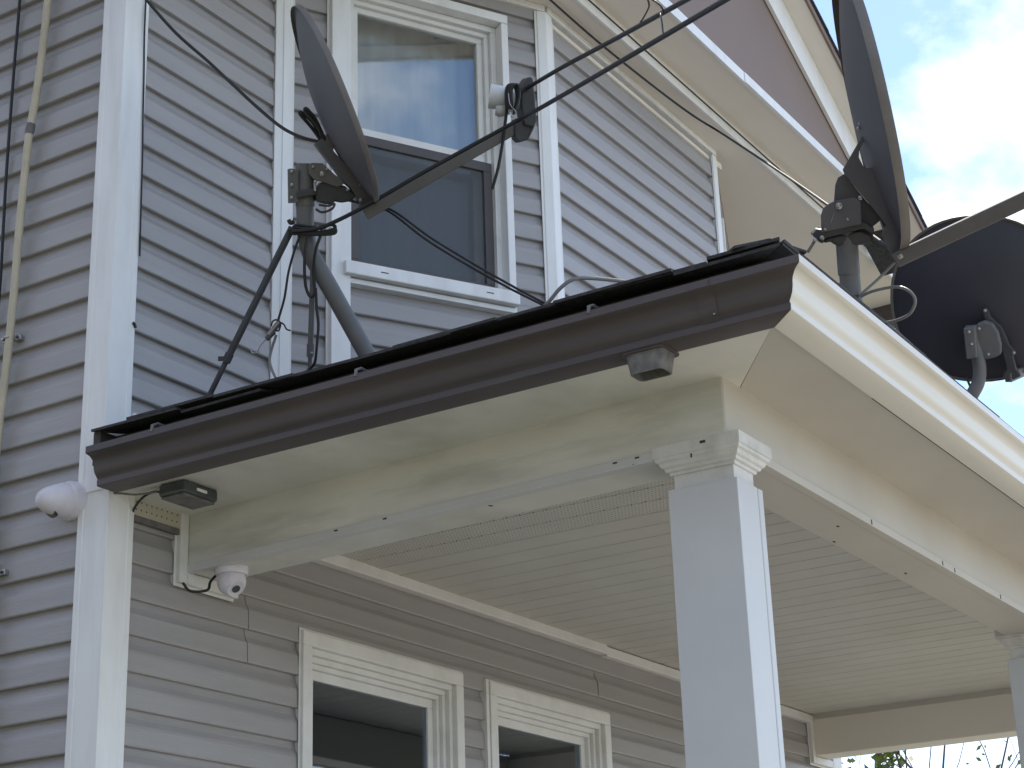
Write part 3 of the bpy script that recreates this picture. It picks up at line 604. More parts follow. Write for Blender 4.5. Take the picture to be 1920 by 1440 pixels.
# ================================================================== satellite dishes
def dish_frame(tilt, away, u, v):
    """normal in terms of the view: tilt up from the horizontal of the picture, away from the camera."""
    f = ray(u, v).normalized(); r = (RT-f*RT.dot(f)).normalized(); q = r.cross(f)
    n = (r*math.cos(tilt)+q*math.sin(tilt))*math.cos(away)+f*math.sin(away); n.normalize()
    y = -r*math.sin(tilt)+q*math.cos(tilt); y = (y-n*y.dot(n)).normalized(); x = y.cross(n); return x, y, n
def reflector(e, c, x, y, n, a, b, D, m, lip, mr):
    ks, rsn = 56, 10; vs = []; fs = []
    for layer, off in ((0, 0), (1, -.004)):
        for i in range(rsn+1):
            r = i/rsn
            for k in range(ks):
                q = 2*math.pi*k/ks
                # slightly squared ellipse
                cx, sy = math.cos(q), math.sin(q); e_ = .92
                vs.append(c+x*(a*r*math.copysign(abs(cx)**e_, cx))+y*(b*r*math.copysign(abs(sy)**e_, sy))+n*(-D*(1-r*r)+off))
    st = (rsn+1)*ks
    for layer in (0, 1):
        for i in range(rsn):
            for k in range(ks): fs.append((layer*st+i*ks+k, layer*st+i*ks+(k+1) % ks, layer*st+(i+1)*ks+(k+1) % ks, layer*st+(i+1)*ks+k))
    mb = MB(); mb.v = vs; mb.f = fs
    r = mb.build('reflector', m, e, smooth=True)
    vs = []; fs = []; pr = [(1.0, .001), (1.022, .001), (1.030, -.003), (1.030, -lip), (1.022, -lip), (1.018, -.006), (1.0, -.005)]
    for (s_, o) in pr:
        for k in range(ks):
            q = 2*math.pi*k/ks; cx, sy = math.cos(q), math.sin(q)
            vs.append(c+x*(a*s_*math.copysign(abs(cx)**.92, cx))+y*(b*s_*math.copysign(abs(sy)**.92, sy))+n*o)
    for i in range(len(pr)):
        j = (i+1) % len(pr)
        for k in range(ks): fs.append((i*ks+k, i*ks+(k+1) % ks, j*ks+(k+1) % ks, j*ks+k))
    mb = MB(); mb.v = vs; mb.f = fs; mb.build('rim', mr, r, smooth=True); return r
def plate(e, name, px, p0, n, th, m, off=0, bevel=.0015, parent=None):
    pts = [hitp(u, v, p0+n*off, n) for u, v in px]; return MB().prism([p-n*(th/2) for p in pts], n*th).build(name, m, parent or e, bevel=bevel)
def bolt(e, u, v, p0, n, r=.006, off=0, name='bolt', l_=.012):
    p = hitp(u, v, p0+n*off, n); return MB().lathe(p, -n, [(-.004, r), (.0015, r), (.002, r*.72), (l_*.6, r*.70), (l_*.7, r*.4)], 8).build(name, M['bolt'], e)
def bar(e, name, A, B, wdir, w_, h_, m, bevel=.003, parent=None):
    a = (B-A).normalized(); b = (wdir-a*wdir.dot(a)).normalized(); c = a.cross(b)
    return MB().obox((A+B)/2, a, b, c, (B-A).length, w_, h_).build(name, m, parent or e, bevel=bevel)

# --- left dish -----------------------------------------------------
TA = 5.27
PA = dep(572, 380, TA)
dA = empty('satellite_dish', Vector((.52, -.60, 3.44)))
tag(dA, 'grey satellite dish on a braced bent mast in front of the upper window', 'satellite dish', 'satellite dishes on the porch roof')
xA, yA, nA = dish_frame(R(21), R(8.3), 632, 197)
cA = dep(632, 197, TA-.06)
reflector(dA, cA, xA, yA, nA, .262, .292, .052, M['dish'], .016, M['rim'])
pn = xA if xA.dot(FW) > 0 else -xA               # plane of the traced bracket plates
mast = [dep(572, 308, TA), dep(572, 400, TA), dep(574, 440, TA), dep(582, 474, TA), dep(598, 504, TA), dep(620, 542, TA), dep(690, 668, TA), dep(712, 708, TA)]
MB().tube(spline(mast, 5), .0255, 18).build('mast', M['steel'], dA, smooth=True)
MB().lathe(dep(572, 312, TA)+UP*.0, UP, [(-.115, .0275), (.004, .0275), (.006, .024)], 18).build('mast_sleeve', M['steel'], dA, smooth=True)
fp = dep(712, 708, TA); fz = rl(fp.x, fp.y)+.022
MB().obox(Vector((fp.x, fp.y, fz+.004)), upL, Y_, nL, .20, .13, .006).build('foot_plate', M['steel'], dA, bevel=.002)
MB().tube([fp, Vector((fp.x+.004, fp.y, fz+.005))], .0255, 16).build('mast_foot', M['steel'], dA)
# elevation bracket parts, traced on the plane through the mast
plate(dA, 'back_bracket', [(590, 271), (606, 257), (616, 248), (627, 255), (632, 267), (624, 276), (623, 283), (645, 308), (664, 327), (684, 345), (693, 366), (697, 378), (690, 397), (677, 394), (668, 372), (655, 352), (640, 338), (618, 308), (600, 285)], PA, pn, .05, M['dish'], off=-.01)
plate(dA, 'clamp_plate', [(578, 311), (584, 305), (605, 306), (622, 322), (647, 344), (632, 351), (607, 342), (590, 338), (579, 326)], PA, pn, .006, M['arm'], off=-.036)
plate(dA, 'mast_clamp', [(540, 317), (544, 316), (559, 318), (559, 380), (541, 381)], PA, pn, .03, M['steel'], off=-.004)
plate(dA, 'tilt_block', [(588, 360), (600, 342), (615, 340), (645, 349), (665, 367), (657, 377), (640, 380), (626, 377), (620, 384), (600, 380), (590, 376)], PA, pn, .06, M['darksteel'], bevel=.004)
plate(dA, 'clamp_band', [(556, 358), (592, 352), (592, 366), (556, 372)], PA, pn, .075, M['darksteel'], bevel=.004)
for u, v in ((547, 322), (547, 347), (547, 371)): bolt(dA, u, v, PA, pn, .0055, -.02)
for u, v, r in ((604, 326, .0075), (587, 313, .004), (613, 317, .004), (591, 341, .005), (676, 346, .005), (651, 356, .004), (677, 375, .006)): bolt(dA, u, v, PA, pn, r, -.045 if u < 620 else -.038)
MB().tube([dep(590, 343, TA-.045), dep(591, 358, TA-.045)], .0042, 8).build('bolt', M['bolt'], dA)
MB().tube([dep(616, 248, TA), dep(614, 241, TA), dep(618, 238, TA)], .004, 6).build('bolt', M['darksteel'], dA)
# eye-loop wires under the clamp
MB().tube(spline([dep(592, 392, TA-.03), dep(604, 398, TA-.03), dep(622, 392, TA-.03), dep(627, 382, TA-.03), dep(615, 386, TA-.03), dep(598, 384, TA-.03)]), .0035, 6).build('bail_wire', M['darksteel'], dA, smooth=True)
# feed arm and feed horn
a0 = dep(684, 402, TA-.03); a1 = dep(972, 236, TA-.02)
arm = bar(dA, 'feed_arm', a0, a1, pn, .026, .034, M['arm'])
bolt(dA, 690, 398, PA, pn, .004, -.055); bolt(dA, 700, 390, PA, pn, .004, -.055)
lp = dep(975, 195, TA-.02)
plate(dA, 'feed_bracket', [(961, 242), (962, 225), (985, 215), (1000, 222), (1000, 236), (988, 262), (970, 268), (962, 260)], lp, pn, .05, M['darksteel'], bevel=.004)
lb = plate(dA, 'feed_housing', [(971, 166), (984, 147), (990, 145), (994, 149), (998, 190), (1001, 226), (996, 240), (978, 236), (972, 200)], lp, pn, .075, M['darksteel'], bevel=.008)
hx_ = (cA-lp); ha = (dep(916, 180, TA-.02)-dep(960, 186, TA-.02)).normalized()
MB().lathe(dep(975, 188, TA-.02), ha, [(-.005, .026), (.030, .029), (.045, .030), (.050, .034), (.070, .035), (.088, .036), (.088, .030), (.070, .024)], 22).build('feed_horn', M['lnb'], lb, smooth=True)
MB().lathe(dep(944, 205, TA-.02), ha, [(-.02, .012), (.0, .022), (.012, .024), (.022, .020)], 14).build('feed_cap', M['lnb'], lb, smooth=True)
for k in range(3):
    t = TA-.06-.012*k
    MB().tube(spline([dep(950+k*5, 205, t), dep(949+k*5, 170, t), dep(955+k*5, 159, t), dep(965+k*4, 162, t), dep(969+k*2, 185, t), dep(963, 215, t)]), .0042, 6).build('cable_loop', M['black'], lb, smooth=True)
MB().tube(spline([dep(953, 175, TA-.1), dep(956, 195, TA-.1), dep(967, 210, TA-.1), dep(962, 219, TA-.1), dep(957, 217, TA-.1)]), .0016, 5).build('tie_wire', M['bolt'], lb, smooth=True)
MB().tube(spline([dep(992, 238, TA-.03), dep(996, 244, TA-.03), dep(993, 252, TA-.03), dep(985, 257, TA-.03)]), .0022, 5).build('tie_wire', M['black'], lb, smooth=True)
# braces
s1 = dep(548, 426, TA-.01); s1b = dep(385, 757, TA-.02); s1e = s1+(s1b-s1)*1.06
MB().tube([s1, s1+(s1b-s1)*.74], .0105, 10).build('brace', M['darksteel'], dA, smooth=True)
b1 = MB().tube([s1+(s1b-s1)*.72, s1e], .0080, 10).build('brace', M['darksteel'], dA, smooth=True)
pc = s1+(s1b-s1)*.745
MB().lathe(pc, (s1b-s1), [(-.016, .013), (.012, .013)], 10).build('brace_collar', M['darksteel'], b1)
MB().obox(pc-RT*.016, RT, UP, FW, .022, .014, .010).build('thumb_screw', M['darksteel'], b1, bevel=.002)
fe = s1e; MB().obox(Vector((fe.x, fe.y, fe.z-.005)), X_, Y_, nL, .06, .05, .005).build('brace_foot', M['darksteel'], dA)
MB().tube([fe, Vector((fe.x, fe.y, rl(fe.x, fe.y)+.01))], .007, 8).build('brace_foot', M['darksteel'], dA)
s2 = dep(587, 505, TA-.0); s2b = dep(581, 690, TA+.03); s2e = s2+(s2b-s2)*1.16
MB().tube([s2, s2+(s2b-s2)*.84], .0085, 10).build('brace', M['steel'], dA, smooth=True)
b2 = MB().tube([s2+(s2b-s2)*.8, s2e], .0065, 10).build('brace', M['steel'], dA, smooth=True)
MB().lathe(s2+(s2b-s2)*.83, (s2b-s2), [(-.022, .011), (.016, .011)], 10).build('brace_collar', M['steel'], b2)
bolt(dA, 584, 662, s2b-FW*.012, FW, .0045)
MB().tube([s2e, Vector((s2e.x, s2e.y, rl(s2e.x, s2e.y)+.01))], .0065, 8).build('brace_foot', M['steel'], dA)
# wire bundle wrapped round the mast
for k in range(5):
    v = 425+k*3.2; t = TA
    c_ = dep(572, v, t); pts = []
    for q in range(17):
        an = 2*math.pi*q/16; pts.append(c_+RT*(.031+.004*(k % 2))*math.cos(an)+FW*.031*math.sin(an)+UP*(.003*math.sin(an*2+k)))
    MB().tube(pts, .0042, 6).build('wire_wrap', M['black'], dA, smooth=True)
for k in range(3):
    MB().tube(spline([dep(540+k*3, 432+k*3, TA-.035), dep(560, 432+k*3, TA-.04), dep(590, 436+k*2, TA-.045), dep(618+k*4, 432+k*3, TA-.04), dep(629, 426+k, TA-.035), dep(620, 421, TA-.03), dep(600, 430, TA-.04)]), .0045, 6).build('wire_wrap', M['black'], dA, smooth=True)
MB().tube(spline([dep(541, 412, TA-.02), dep(545, 418, TA-.02), dep(552, 415, TA-.02)]), .006, 6).build('wire_wrap', M['black'], dA, smooth=True)

# --- right dish on the porch corner ---------------------------------
TB = 4.78
PB = dep(1590, 470, TB)
dB = empty('satellite_dish', dep(1600, 590, TB))
tag(dB, 'large grey dish on a straight pole over the white gutter, facing right', 'satellite dish', 'satellite dishes on the porch roof')
xB, yB, nB = dish_frame(R(13.8), R(6.8), 1639, 205); qn = xB if xB.dot(FW) > 0 else -xB
cB = dep(1639, 205, TB-.02)
reflector(dB, cB, xB, yB, nB, .33, .366, .050, M['dish'], .024, M['rim'])
MB().tube([dep(1586, 430, TB), dep(1592, 515, TB)], .0290, 20).build('mast_sleeve', M['steel'], dB, smooth=True)
bp = dep(1600, 600, TB); bp.z = rl(bp.x, bp.y)+.02
MB().tube([dep(1591, 500, TB), dep(1598, 565, TB), bp], .0268, 20).build('mast', M['steel'], dB, smooth=True)
MB().obox(bp, X_, upF, nF, .16, .14, .006).build('foot_plate', M['steel'], dB)
MB().lathe(dep(1598, 556, TB), UP, [(-.003, .029), (.003, .029)], 18).build('tie_band', M['darksteel'], dB)
plate(dB, 'back_bracket', [(1617, 254), (1622, 259), (1611, 282), (1610, 295), (1618, 311), (1625, 315), (1642, 314), (1657, 329), (1661, 345), (1654, 357), (1664, 375), (1677, 382), (1689, 400), (1699, 418), (1702, 453), (1690, 488), (1679, 493), (1661, 458), (1653, 439), (1661, 422), (1653, 411), (1633, 386), (1583, 326), (1580, 318)], PB, qn, .008, M['dish'], off=-.03)
plate(dB, 'back_bracket', [(1640, 318), (1655, 330), (1660, 346), (1652, 357), (1664, 378), (1690, 402), (1700, 450), (1690, 480), (1679, 480), (1663, 440), (1640, 390), (1606, 345)], PB, qn, .008, M['dish'], off=.035)
plate(dB, 'tilt_plate', [(1583, 326), (1571, 333), (1566, 347), (1563, 384), (1600, 402), (1636, 392), (1630, 384)], PB, qn, .006, M['dish'], off=.01)
plate(dB, 'tilt_bracket', [(1616, 372), (1636, 388), (1652, 408), (1646, 416), (1636, 424), (1636, 456), (1608, 458), (1600, 430), (1602, 380)], PB, qn, .03, M['darksteel'], off=.012)
plate(dB, 'clamp_plate', [(1552, 383), (1564, 377), (1603, 370), (1614, 378), (1615, 420), (1540, 436), (1539, 404), (1543, 391)], PB, qn, .006, M['dish'], off=-.044)
plate(dB, 'clamp_slot', [(1563, 398), (1562, 404), (1559, 414), (1557, 420), (1560, 413), (1561.5, 405)], PB, qn, .002, M['cream'], off=-.0485, bevel=0)
plate(dB, 'clamp_flange', [(1521, 438), (1530, 428), (1542, 430), (1616, 414), (1636, 426), (1636, 440), (1616, 428), (1545, 446), (1541, 456), (1536, 454)], PB, qn, .07, M['darksteel'], bevel=.003)
plate(dB, 'clamp_jaw', [(1545, 446), (1612, 432), (1632, 440), (1634, 457), (1608, 459), (1566, 460), (1556, 452), (1544, 456)], PB, qn, .05, M['darksteel'], bevel=.006)
MB().tube([dep(1529, 449, TB-.03), dep(1515, 472, TB-.05)], .0042, 8).build('adjust_rod', M['arm'], dB)
for u, v, r, o in ((1573, 386, .009, -.052), (1589, 411, .004, -.05), (1613, 371, .006, -.05), (1547, 430, .004, -.05), (1541, 446, .006, -.045), (1528, 451, .006, -.045), (1693, 423, .006, -.04), (1689, 480, .009, -.055), (1713, 470, .009, -.055), (1612, 232, .005, -.03), (1609, 241, .005, -.03)): bolt(dB, u, v, PB, qn, r, o)
A0 = dep(1682, 486, TB-.04); A1 = dep(2040, 318, TB-.42)
bar(dB, 'feed_arm', A0, A1, qn, .032, .040, M['arm'], .004)
lpB = A1
MB().lathe(lpB, (cB-lpB), [(-.05, .035), (.04, .04), (.08, .032), (.11, .036)], 18).build('feed_horn', M['lnb'], dB, smooth=True)
for pxs in ([(1677, 492, .0), (1650, 520, .0), (1628, 540, -.02), (1617, 550, -.03), (1611, 559, -.03)], [(1613, 556, -.03), (1640, 545, -.06), (1680, 538, -.10), (1705, 546, -.12), (1716, 564, -.12), (1706, 588, -.10), (1680, 601, -.06), (1652, 606, .0)]):
    MB().tube(spline([dep(u, v, TB+d) for u, v, d in pxs]), .0042, 8).build('coax', M['greycable'], dB, smooth=True)

# --- far dark dish seen from behind ---------------------------------
TC = 5.62
dC = empty('satellite_dish', dep(1822, 752, TC))
tag(dC, 'dark round dish seen from behind at the right edge of the photo', 'satellite dish', 'satellite dishes on the porch roof')
nC = (FW*.90+RT*.36+UP*.22).normalized(); yC = (UP-nC*UP.dot(nC)).normalized(); xC = yC.cross(nC)
cC = dep(1834, 560, TC+.06)
reflector(dC, cC, xC, yC, nC, .262, .256, .045, M['darkdish'], .012, M['rim'])
MB().tube(spline([dep(1826, 640, TC), dep(1834, 672, TC), dep(1837, 695, TC), dep(1834, 718, TC), dep(1824, 738, TC), dep(1812, 760, TC+.01), dep(1800, 782, TC+.02)]), .0205, 16).build('mast', M['steel'], dC, smooth=True)
pC = dep(1835, 650, TC-.03)
plate(dC, 'mast_clamp', [(1808, 613), (1830, 611), (1834, 668), (1814, 671)], pC, nC, .05, M['steel'], bevel=.004)
plate(dC, 'tilt_plate', [(1829, 612), (1834, 606), (1846, 601), (1862, 606), (1872, 622), (1878, 645), (1878, 662), (1868, 668), (1852, 672), (1842, 671), (1836, 664)], pC, nC, .03, M['steel'], off=.03, bevel=.004)
plate(dC, 'back_bracket', [(1843, 580), (1849, 577), (1854, 583), (1858, 594), (1878, 612), (1888, 634), (1892, 645), (1905, 660), (1900, 668), (1906, 690), (1915, 704), (1890, 716), (1880, 704), (1888, 690), (1878, 650), (1866, 615), (1846, 596)], pC, nC, .02, M['darksteel'], off=.05, bevel=.003)
for u, v in ((1817, 622), (1822, 645), (1836, 616), (1853, 664), (1847, 582), (1901, 661)): bolt(dC, u, v, pC, nC, .005, -.035 if u < 1830 else -.0, l_=.016)
bar(dC, 'feed_arm', dep(1890, 708, TC+.0), dep(2010, 655, TC+.32), UP, .030, .024, M['arm'])
hc = dep(2010, 655, TC+.32); MB().lathe(hc, (cC-hc), [(-.05, .03), (.03, .034), (.06, .028), (.09, .032)], 16).build('feed_horn', M['lnb'], dC, smooth=True)
MB().tube([dep(1812, 708, TC+.03), dep(1818, 722, TC+.02), dep(1821, 730, TC+.01)], .004, 6).build('bolt', M['darksteel'], dC)

# ================================================================== cameras, box
e = empty('security_camera', hit(140, 938, 0, .0))
tag(e, 'white dome security camera on the left wall beside the corner post', 'security camera', 'white security cameras')
ax = Vector((-.93, .22, -.12)).normalized(); o0 = hit(141, 938, 0, .0)+Vector((.002, .012, 0))
b = MB().lathe(o0, ax, [(-.012, .056), (.014, .056), (.020, .054), (.024, .050)], 28).build('base', M['camw'], e, smooth=True)
sh = MB().lathe(o0, ax, [(.018, .051), (.034, .050), (.050, .046), (.070, .040), (.090, .032), (.104, .022), (.111, .010), (.112, .0)], 28).build('dome_shell', M['camw'], e, smooth=True)
MB().lathe(o0+ax*.060+Vector((0, .004, -.026)), (ax+Vector((0, .05, -.8))).normalized(), [(.0, .024), (.010, .023), (.011, .0)], 20).build('lens_window', M['lens'], e, smooth=True)
MB().obox(o0+ax*.052+Vector((-.002, -.036, -.012)), Vector((.2, -.3, .8)).normalized(), ax, ax.cross(Vector((.2, -.3, .8)).normalized()), .016, .003, .016).build('slot', M['lens'], sh)
e = empty('security_camera', hit(415, 1052, 2, BZ))
tag(e, 'white eyeball security camera hanging under the porch side beam', 'security camera', 'white security cameras')
c0 = hit(414, 1052, 2, BZ); c0.x = .40 if c0.x < .38 else c0.x; c0 = Vector((c0.x, c0.y, BZ))
c0 = hit(413, 1053, 2, BZ)
if c0.x < BXW+.03: c0 = Vector((BXW+.045, c0.y+.02, BZ))
MB().lathe(c0, -Z, [(0, .047), (.012, .048), (.022, .045)], 28).build('base', M['camw'], e, smooth=True)
bc = c0-Z*.040
la = (CAM-bc); la = (RT*.48-UP*.52-FW*.70).normalized()
pf = [(.042*math.cos(t), .042*math.sin(t)) for t in [math.pi*k/16 for k in range(16, 3, -1)]]
MB().lathe(bc, la, [(a, r) for a, r in pf]+[(.0345, .026), (.034, .024)], 28).build('eyeball', M['camw'], e, smooth=True)
MB().lathe(bc, la, [(.030, .0235), (.034, .0235), (.0335, .0)], 24).build('lens_window', M['lens'], e, smooth=True)
MB().lathe(bc, la, [(.0345, .012), (.037, .012), (.0375, .008), (.036, .0)], 18).build('lens', M['boxp'], e, smooth=True)
k_ = spline([Vector((BXW-.030, -.022, 2.928)), Vector((BXW-.012, -.035, 2.905)), Vector((BXW+.02, -.07, 2.908)), Vector((BXW+.03, c0.y+.065, 2.935)), Vector((c0.x, c0.y+.045, BZ-.004))])
tag(MB().tube(k_, .0042, 8).build('camera_cable', M['black'], smooth=True), 'short black cable drooping to the eyeball camera', 'cable')

e = empty('solar_light', Vector((.13, -.2, PZ)))
tag(e, 'small smoked plastic light box under the brown gutter', 'light box')
fx = lambda s_, y: Vector((s_, y, 0))
bx0, bx1, by0, by1 = .060, .200, -.245, -.150
MB().box((bx0, by0, PZ-.037), (bx1, by1, PZ-.0005)).build('body', M['boxp'], e, bevel=.008)
MB().box((bx0+.006, by0+.006, PZ-.043), (bx1-.006, by1-.006, PZ-.0375)).build('lens_cover', M['outlet'], e, bevel=.002)
MB().box((bx0+.05, by0-.003, PZ-.024), (bx0+.09, by0-.0005, PZ-.016)).build('switch', M['trim'], e)
MB().tube(spline([Vector((bx0+.03, by1+.0, PZ-.02)), Vector((bx0+.02, by1+.03, PZ-.01)), Vector((.07, -.09, PZ-.02)), Vector((.085, -.045, PZ-.035)), Vector((.105, -.012, PZ-.05))]), .0035, 6).build('lead', M['black'], e, smooth=True)
MB().tube(spline([Vector((bx0+.02, by1+.02, PZ-.012)), Vector((.05, -.08, PZ-.018)), Vector((.03, -.04, PZ-.012)), Vector((.022, -.02, PZ-.01))]), .003, 6).build('lead', M['greycable'], e, smooth=True)

# ================================================================== conduit and cables
e = empty('conduit', hit(0, 790, 0, -.02))
tag(e, 'beige plastic conduit strapped to the left wall', 'conduit')
cpx = [(97, -60), (90, 0), (80, 90), (69, 170), (57, 238)]
cpx2 = [(55, 246), (46, 330), (36, 430), (28, 530), (18, 632), (8, 720), (-2, 800), (-14, 930), (-20, 1075), (-30, 1300), (-40, 1600)]
MB().tube(spline([hit(u, v, 0, -.018) for u, v in cpx]), .0125, 12).build('upper_pipe', M['conduit'], e, smooth=True)
MB().tube(spline([hit(u, v, 0, -.018) for u, v in cpx2]), .0125, 12).build('lower_pipe', M['conduit'], e, smooth=True)
p1, p2 = hit(59, 232, 0, -.018), hit(54, 252, 0, -.018)
MB().tube([p1, (p1+p2)/2, p2], [.0132, .0145, .0132], 12).build('tape_wrap', M['tape'], e, smooth=True)
for (u, v) in ((20, 638), (-10, 1077)):
    p = hit(u, v, 0, -.006)
    MB().tube([p+Vector((0, -.0, .0))+Y_*.03, p+Y_*.016, p-X_*.022+Y_*.012, p-X_*.026, p-X_*.022-Y_*.012, p-Y_*.016, p-Y_*.032], .0045, 6).build('strap', M['bolt'], e)
    MB().box((p.x-.005, p.y-.045, p.z-.008), (p.x+.012, p.y-.014, p.z+.008)).build('strap', M['bolt'], e, bevel=.002)
    MB().lathe(p-Y_*.034-X_*.005, -X_, [(0, .005), (.004, .004), (.005, .001)], 8).build('screw', M['darksteel'], e)

def cable(name, pts, r, m, label, smoothn=6):
    return tag(MB().tube(spline(pts, smoothn), r, 8).build(name, M[m], smooth=True), label, 'cable')
cable('wall_cable', [hit(u, v, 0, -.004) for u, v in ((39, -60), (37, 0), (27, 120), (18, 240), (11, 340), (6, 430), (1, 520), (-6, 620), (-12, 800), (-18, 1200), (-22, 1500))], .0048, 'black', 'thin black cable running down the left wall beside the beige conduit')
cable('wall_cable', [hit(u, v, 1, -.006) for u, v in ((275, -30), (271, 60), (270, 140), (268, 230), (267, 300), (264, 400), (262, 480))], .0026, 'black', 'thin black cable clipped down the edge of the upper corner post')
cable('wall_cable', [hit(u, v, 1, -.004) for u, v in ((249, 605), (252, 609), (254, 615))], .005, 'black', 'tiny black cable stub poking out beside the corner post')
cable('drop_cable', [hit(262, -20, 1, -.03), hit(275, 0, 1, -.04), hit(330, 62, 1, -.10), dep(390, 115, 5.55), dep(440, 162, 5.45), dep(490, 208, 5.38), dep(530, 240, 5.32), dep(565, 257, 5.28), dep(600, 266, 5.25)], .0050, 'black', 'black cable sagging from the house corner to the left dish')
cable('cable_coil', [dep(604, 266, TA-.02), dep(585, 240, TA-.03), dep(566, 218, TA-.04), dep(562, 211, TA-.04), dep(567, 212, TA-.04), dep(585, 228, TA-.03), dep(600, 252, TA-.02), dep(604, 262, TA-.03), dep(598, 240, TA-.05), dep(583, 222, TA-.06), dep(573, 210, TA-.06), dep(572, 204, TA-.06), dep(577, 206, TA-.06), dep(592, 225, TA-.05), dep(606, 255, TA-.04), dep(610, 268, TA-.03)], .0052, 'black', 'two black cable loops sticking up behind the left dish bracket')
# pair of wires from the mast past the window down to the porch roof
for k, (du, rr_) in enumerate(((0, .0036), (6, .0036))):
    cable('roof_wire', [dep(640+du, 372+du*.4, TA+.02), dep(690+du, 385, TA+.02), dep(730+du, 397-du*.4, TA), dep(800+du, 450-du*.9, TA-.06), dep(880+du, 499-du*.9, TA-.12), dep(960+du, 543-du*.6, TA-.18), dep(1020+du, 573-du*.3, TA-.22), dep(1050+du, 590, TA-.23)], rr_, 'black',
          ('lower' if k == 0 else 'upper')+' of two thin black wires slanting from the left dish to the roof edge')
# overhead pair
o1 = [dep(548, 434, TA-.05), dep(596, 428, TA-.05), dep(640, 410, TA-.06), dep(700, 378, TA-.08), dep(800, 320, TA-.10), dep(945, 240, TA-.14), dep(1000, 210, TA-.24), dep(1120, 141, 4.45), dep(1360, 0, 3.6), dep(1700, -200, 2.75), dep(2300, -560, 1.9)]
cable('overhead_cable', o1, .0062, 'black', 'lower of two overhead cables, running along the left feed arm')
o2 = [dep(972, 175, TA-.06), dep(1000, 158, TA-.10), dep(1060, 123, TA-.4), dep(1150, 75, 4.5), dep(1290, -2, 3.9), dep(1700, -230, 2.95), dep(2300, -580, 2.0)]
cable('overhead_cable', o2, .0060, 'black', 'upper of two overhead cables, leaving the left feed horn')
cable('cable_tie', [dep(1245, 22, 4.05), dep(1236, 8, 4.04), dep(1215, -4, 4.04), dep(1217, 12, 4.06), dep(1206, 34, 4.2), dep(1201, 41, 4.25)], .0020, 'black', 'thin wire tail looped over the upper overhead cable')
cable('cable_tie', [dep(1238, 26, 4.06), dep(1241, 40, 4.0), dep(1244, 66, 3.96)], .0020, 'black', 'thin wire tie joining the two overhead cables')
# cable under the upper soffit to the right dish
cable('soffit_cable', [Vector((1.3, -.57, SOFF-.012)), hit(1085, 47, 2, SOFF-.012), hit(1160, 110, 2, SOFF-.014), hit(1240, 173, 2, SOFF-.020), hit(1300, 217, 2, SOFF-.05), hit(1350, 248, 2, SOFF-.12), dep(1420, 294, 7.0), dep(1500, 348, 6.3), dep(1560, 390, 5.6), dep(1640, 445, 5.0), dep(1672, 470, TB+.06), dep(1684, 484, TB+.02)], .0046, 'black', 'black cable running from under the upper soffit to the right dish')
# roof cables
cable('gutter_cable', [dep(1606, 566, TB+.02), hit(1640, 590, 1, -2.07), hit(1690, 632, 1, -2.08), hit(1740, 677, 1, -2.085), hit(1800, 737, 1, -2.09), hit(1860, 802, 1, -2.09), hit(1920, 862, 1, -2.08), hit(1990, 935, 1, -2.08)], .0062, 'black', 'black cable lying along the top of the white front gutter')
cable('feed_cable', [dep(956, 172, TA-.05), dep(951, 200, TA-.05), dep(947, 232, TA-.05), dep(942, 270, TA-.04), dep(934, 315, TA-.04), dep(923, 355, TA-.04)], .0048, 'black', 'cut black cable end hanging from the left feed horn')
cable('roof_cable', [dep(955, 622, 5.03), dep(985, 603, 5.02), dep(1025, 570, 5.0), dep(1050, 541, 5.0), dep(1075, 524, 5.02), dep(1110, 522, 5.08), dep(1180, 529, 5.2), dep(1215, 540, 5.3)], .0055, 'greycable', 'stiff grey cable arching over the gutter edge onto the porch roof')
cable('roof_cable', [dep(392, 752, 5.42), dep(410, 742, 5.4), dep(450, 733, 5.4), dep(500, 726, 5.4), dep(545, 716, 5.42)], .0050, 'black', 'black cable lying on the porch roof edge beside the long brace')
cable('mast_cable', [dep(562, 442, TA-.035), dep(552, 470, TA-.03), dep(541, 510, TA-.03), dep(533, 560, TA-.03), dep(521, 602, TA-.03)], .0036, 'black', 'black cable bowing from the left mast down to the wire splice')
cable('mast_cable', [dep(518, 628, TA-.03), dep(508, 660, TA-.04), dep(506, 680, TA-.06), dep(515, 705, TA-.10), dep(527, 727, TA-.16), dep(534, 738, TA-.20)], .0040, 'greycable', 'grey cable hanging from the wire splice into the gutter')
cable('mast_cable', [dep(577, 446, TA-.04), dep(572, 470, TA-.04), dep(571, 510, TA-.035), dep(574, 540, TA-.03), dep(582, 556, TA-.03), dep(590, 548, TA-.03), dep(588, 510, TA-.03), dep(592, 470, TA-.04), dep(602, 440, TA-.04)], .0046, 'black', 'thick black cable looped down the bend of the left mast')
cable('mast_cable', [dep(592, 540, TA-.03), dep(594, 580, TA-.03), dep(597, 610, TA-.03), dep(594, 650, TA-.03), dep(590, 680, TA-.02), dep(578, 694, TA+.0), dep(560, 706, TA+.0)], .0042, 'black', 'black cable running down beside the short brace to the roof')
e = empty('wire_splice', dep(515, 615, TA-.035)); tag(e, 'small metal ground splice with loose wire ends hanging by the brace', 'connector')
MB().tube([dep(524, 604, TA-.035), dep(505, 628, TA-.035)], .0085, 10).build('clamp_body', M['bolt'], e)
MB().tube([dep(514, 622, TA-.03), dep(500, 636, TA-.04)], .0075, 8).build('clamp_jaw', M['darksteel'], e)
MB().tube(spline([dep(508, 612, TA-.04), dep(512, 602, TA-.04), dep(520, 600, TA-.04), dep(526, 608, TA-.04), dep(522, 620, TA-.04), dep(514, 618, TA-.04)]), .0026, 6).build('wire_loop', M['black'], e, smooth=True)
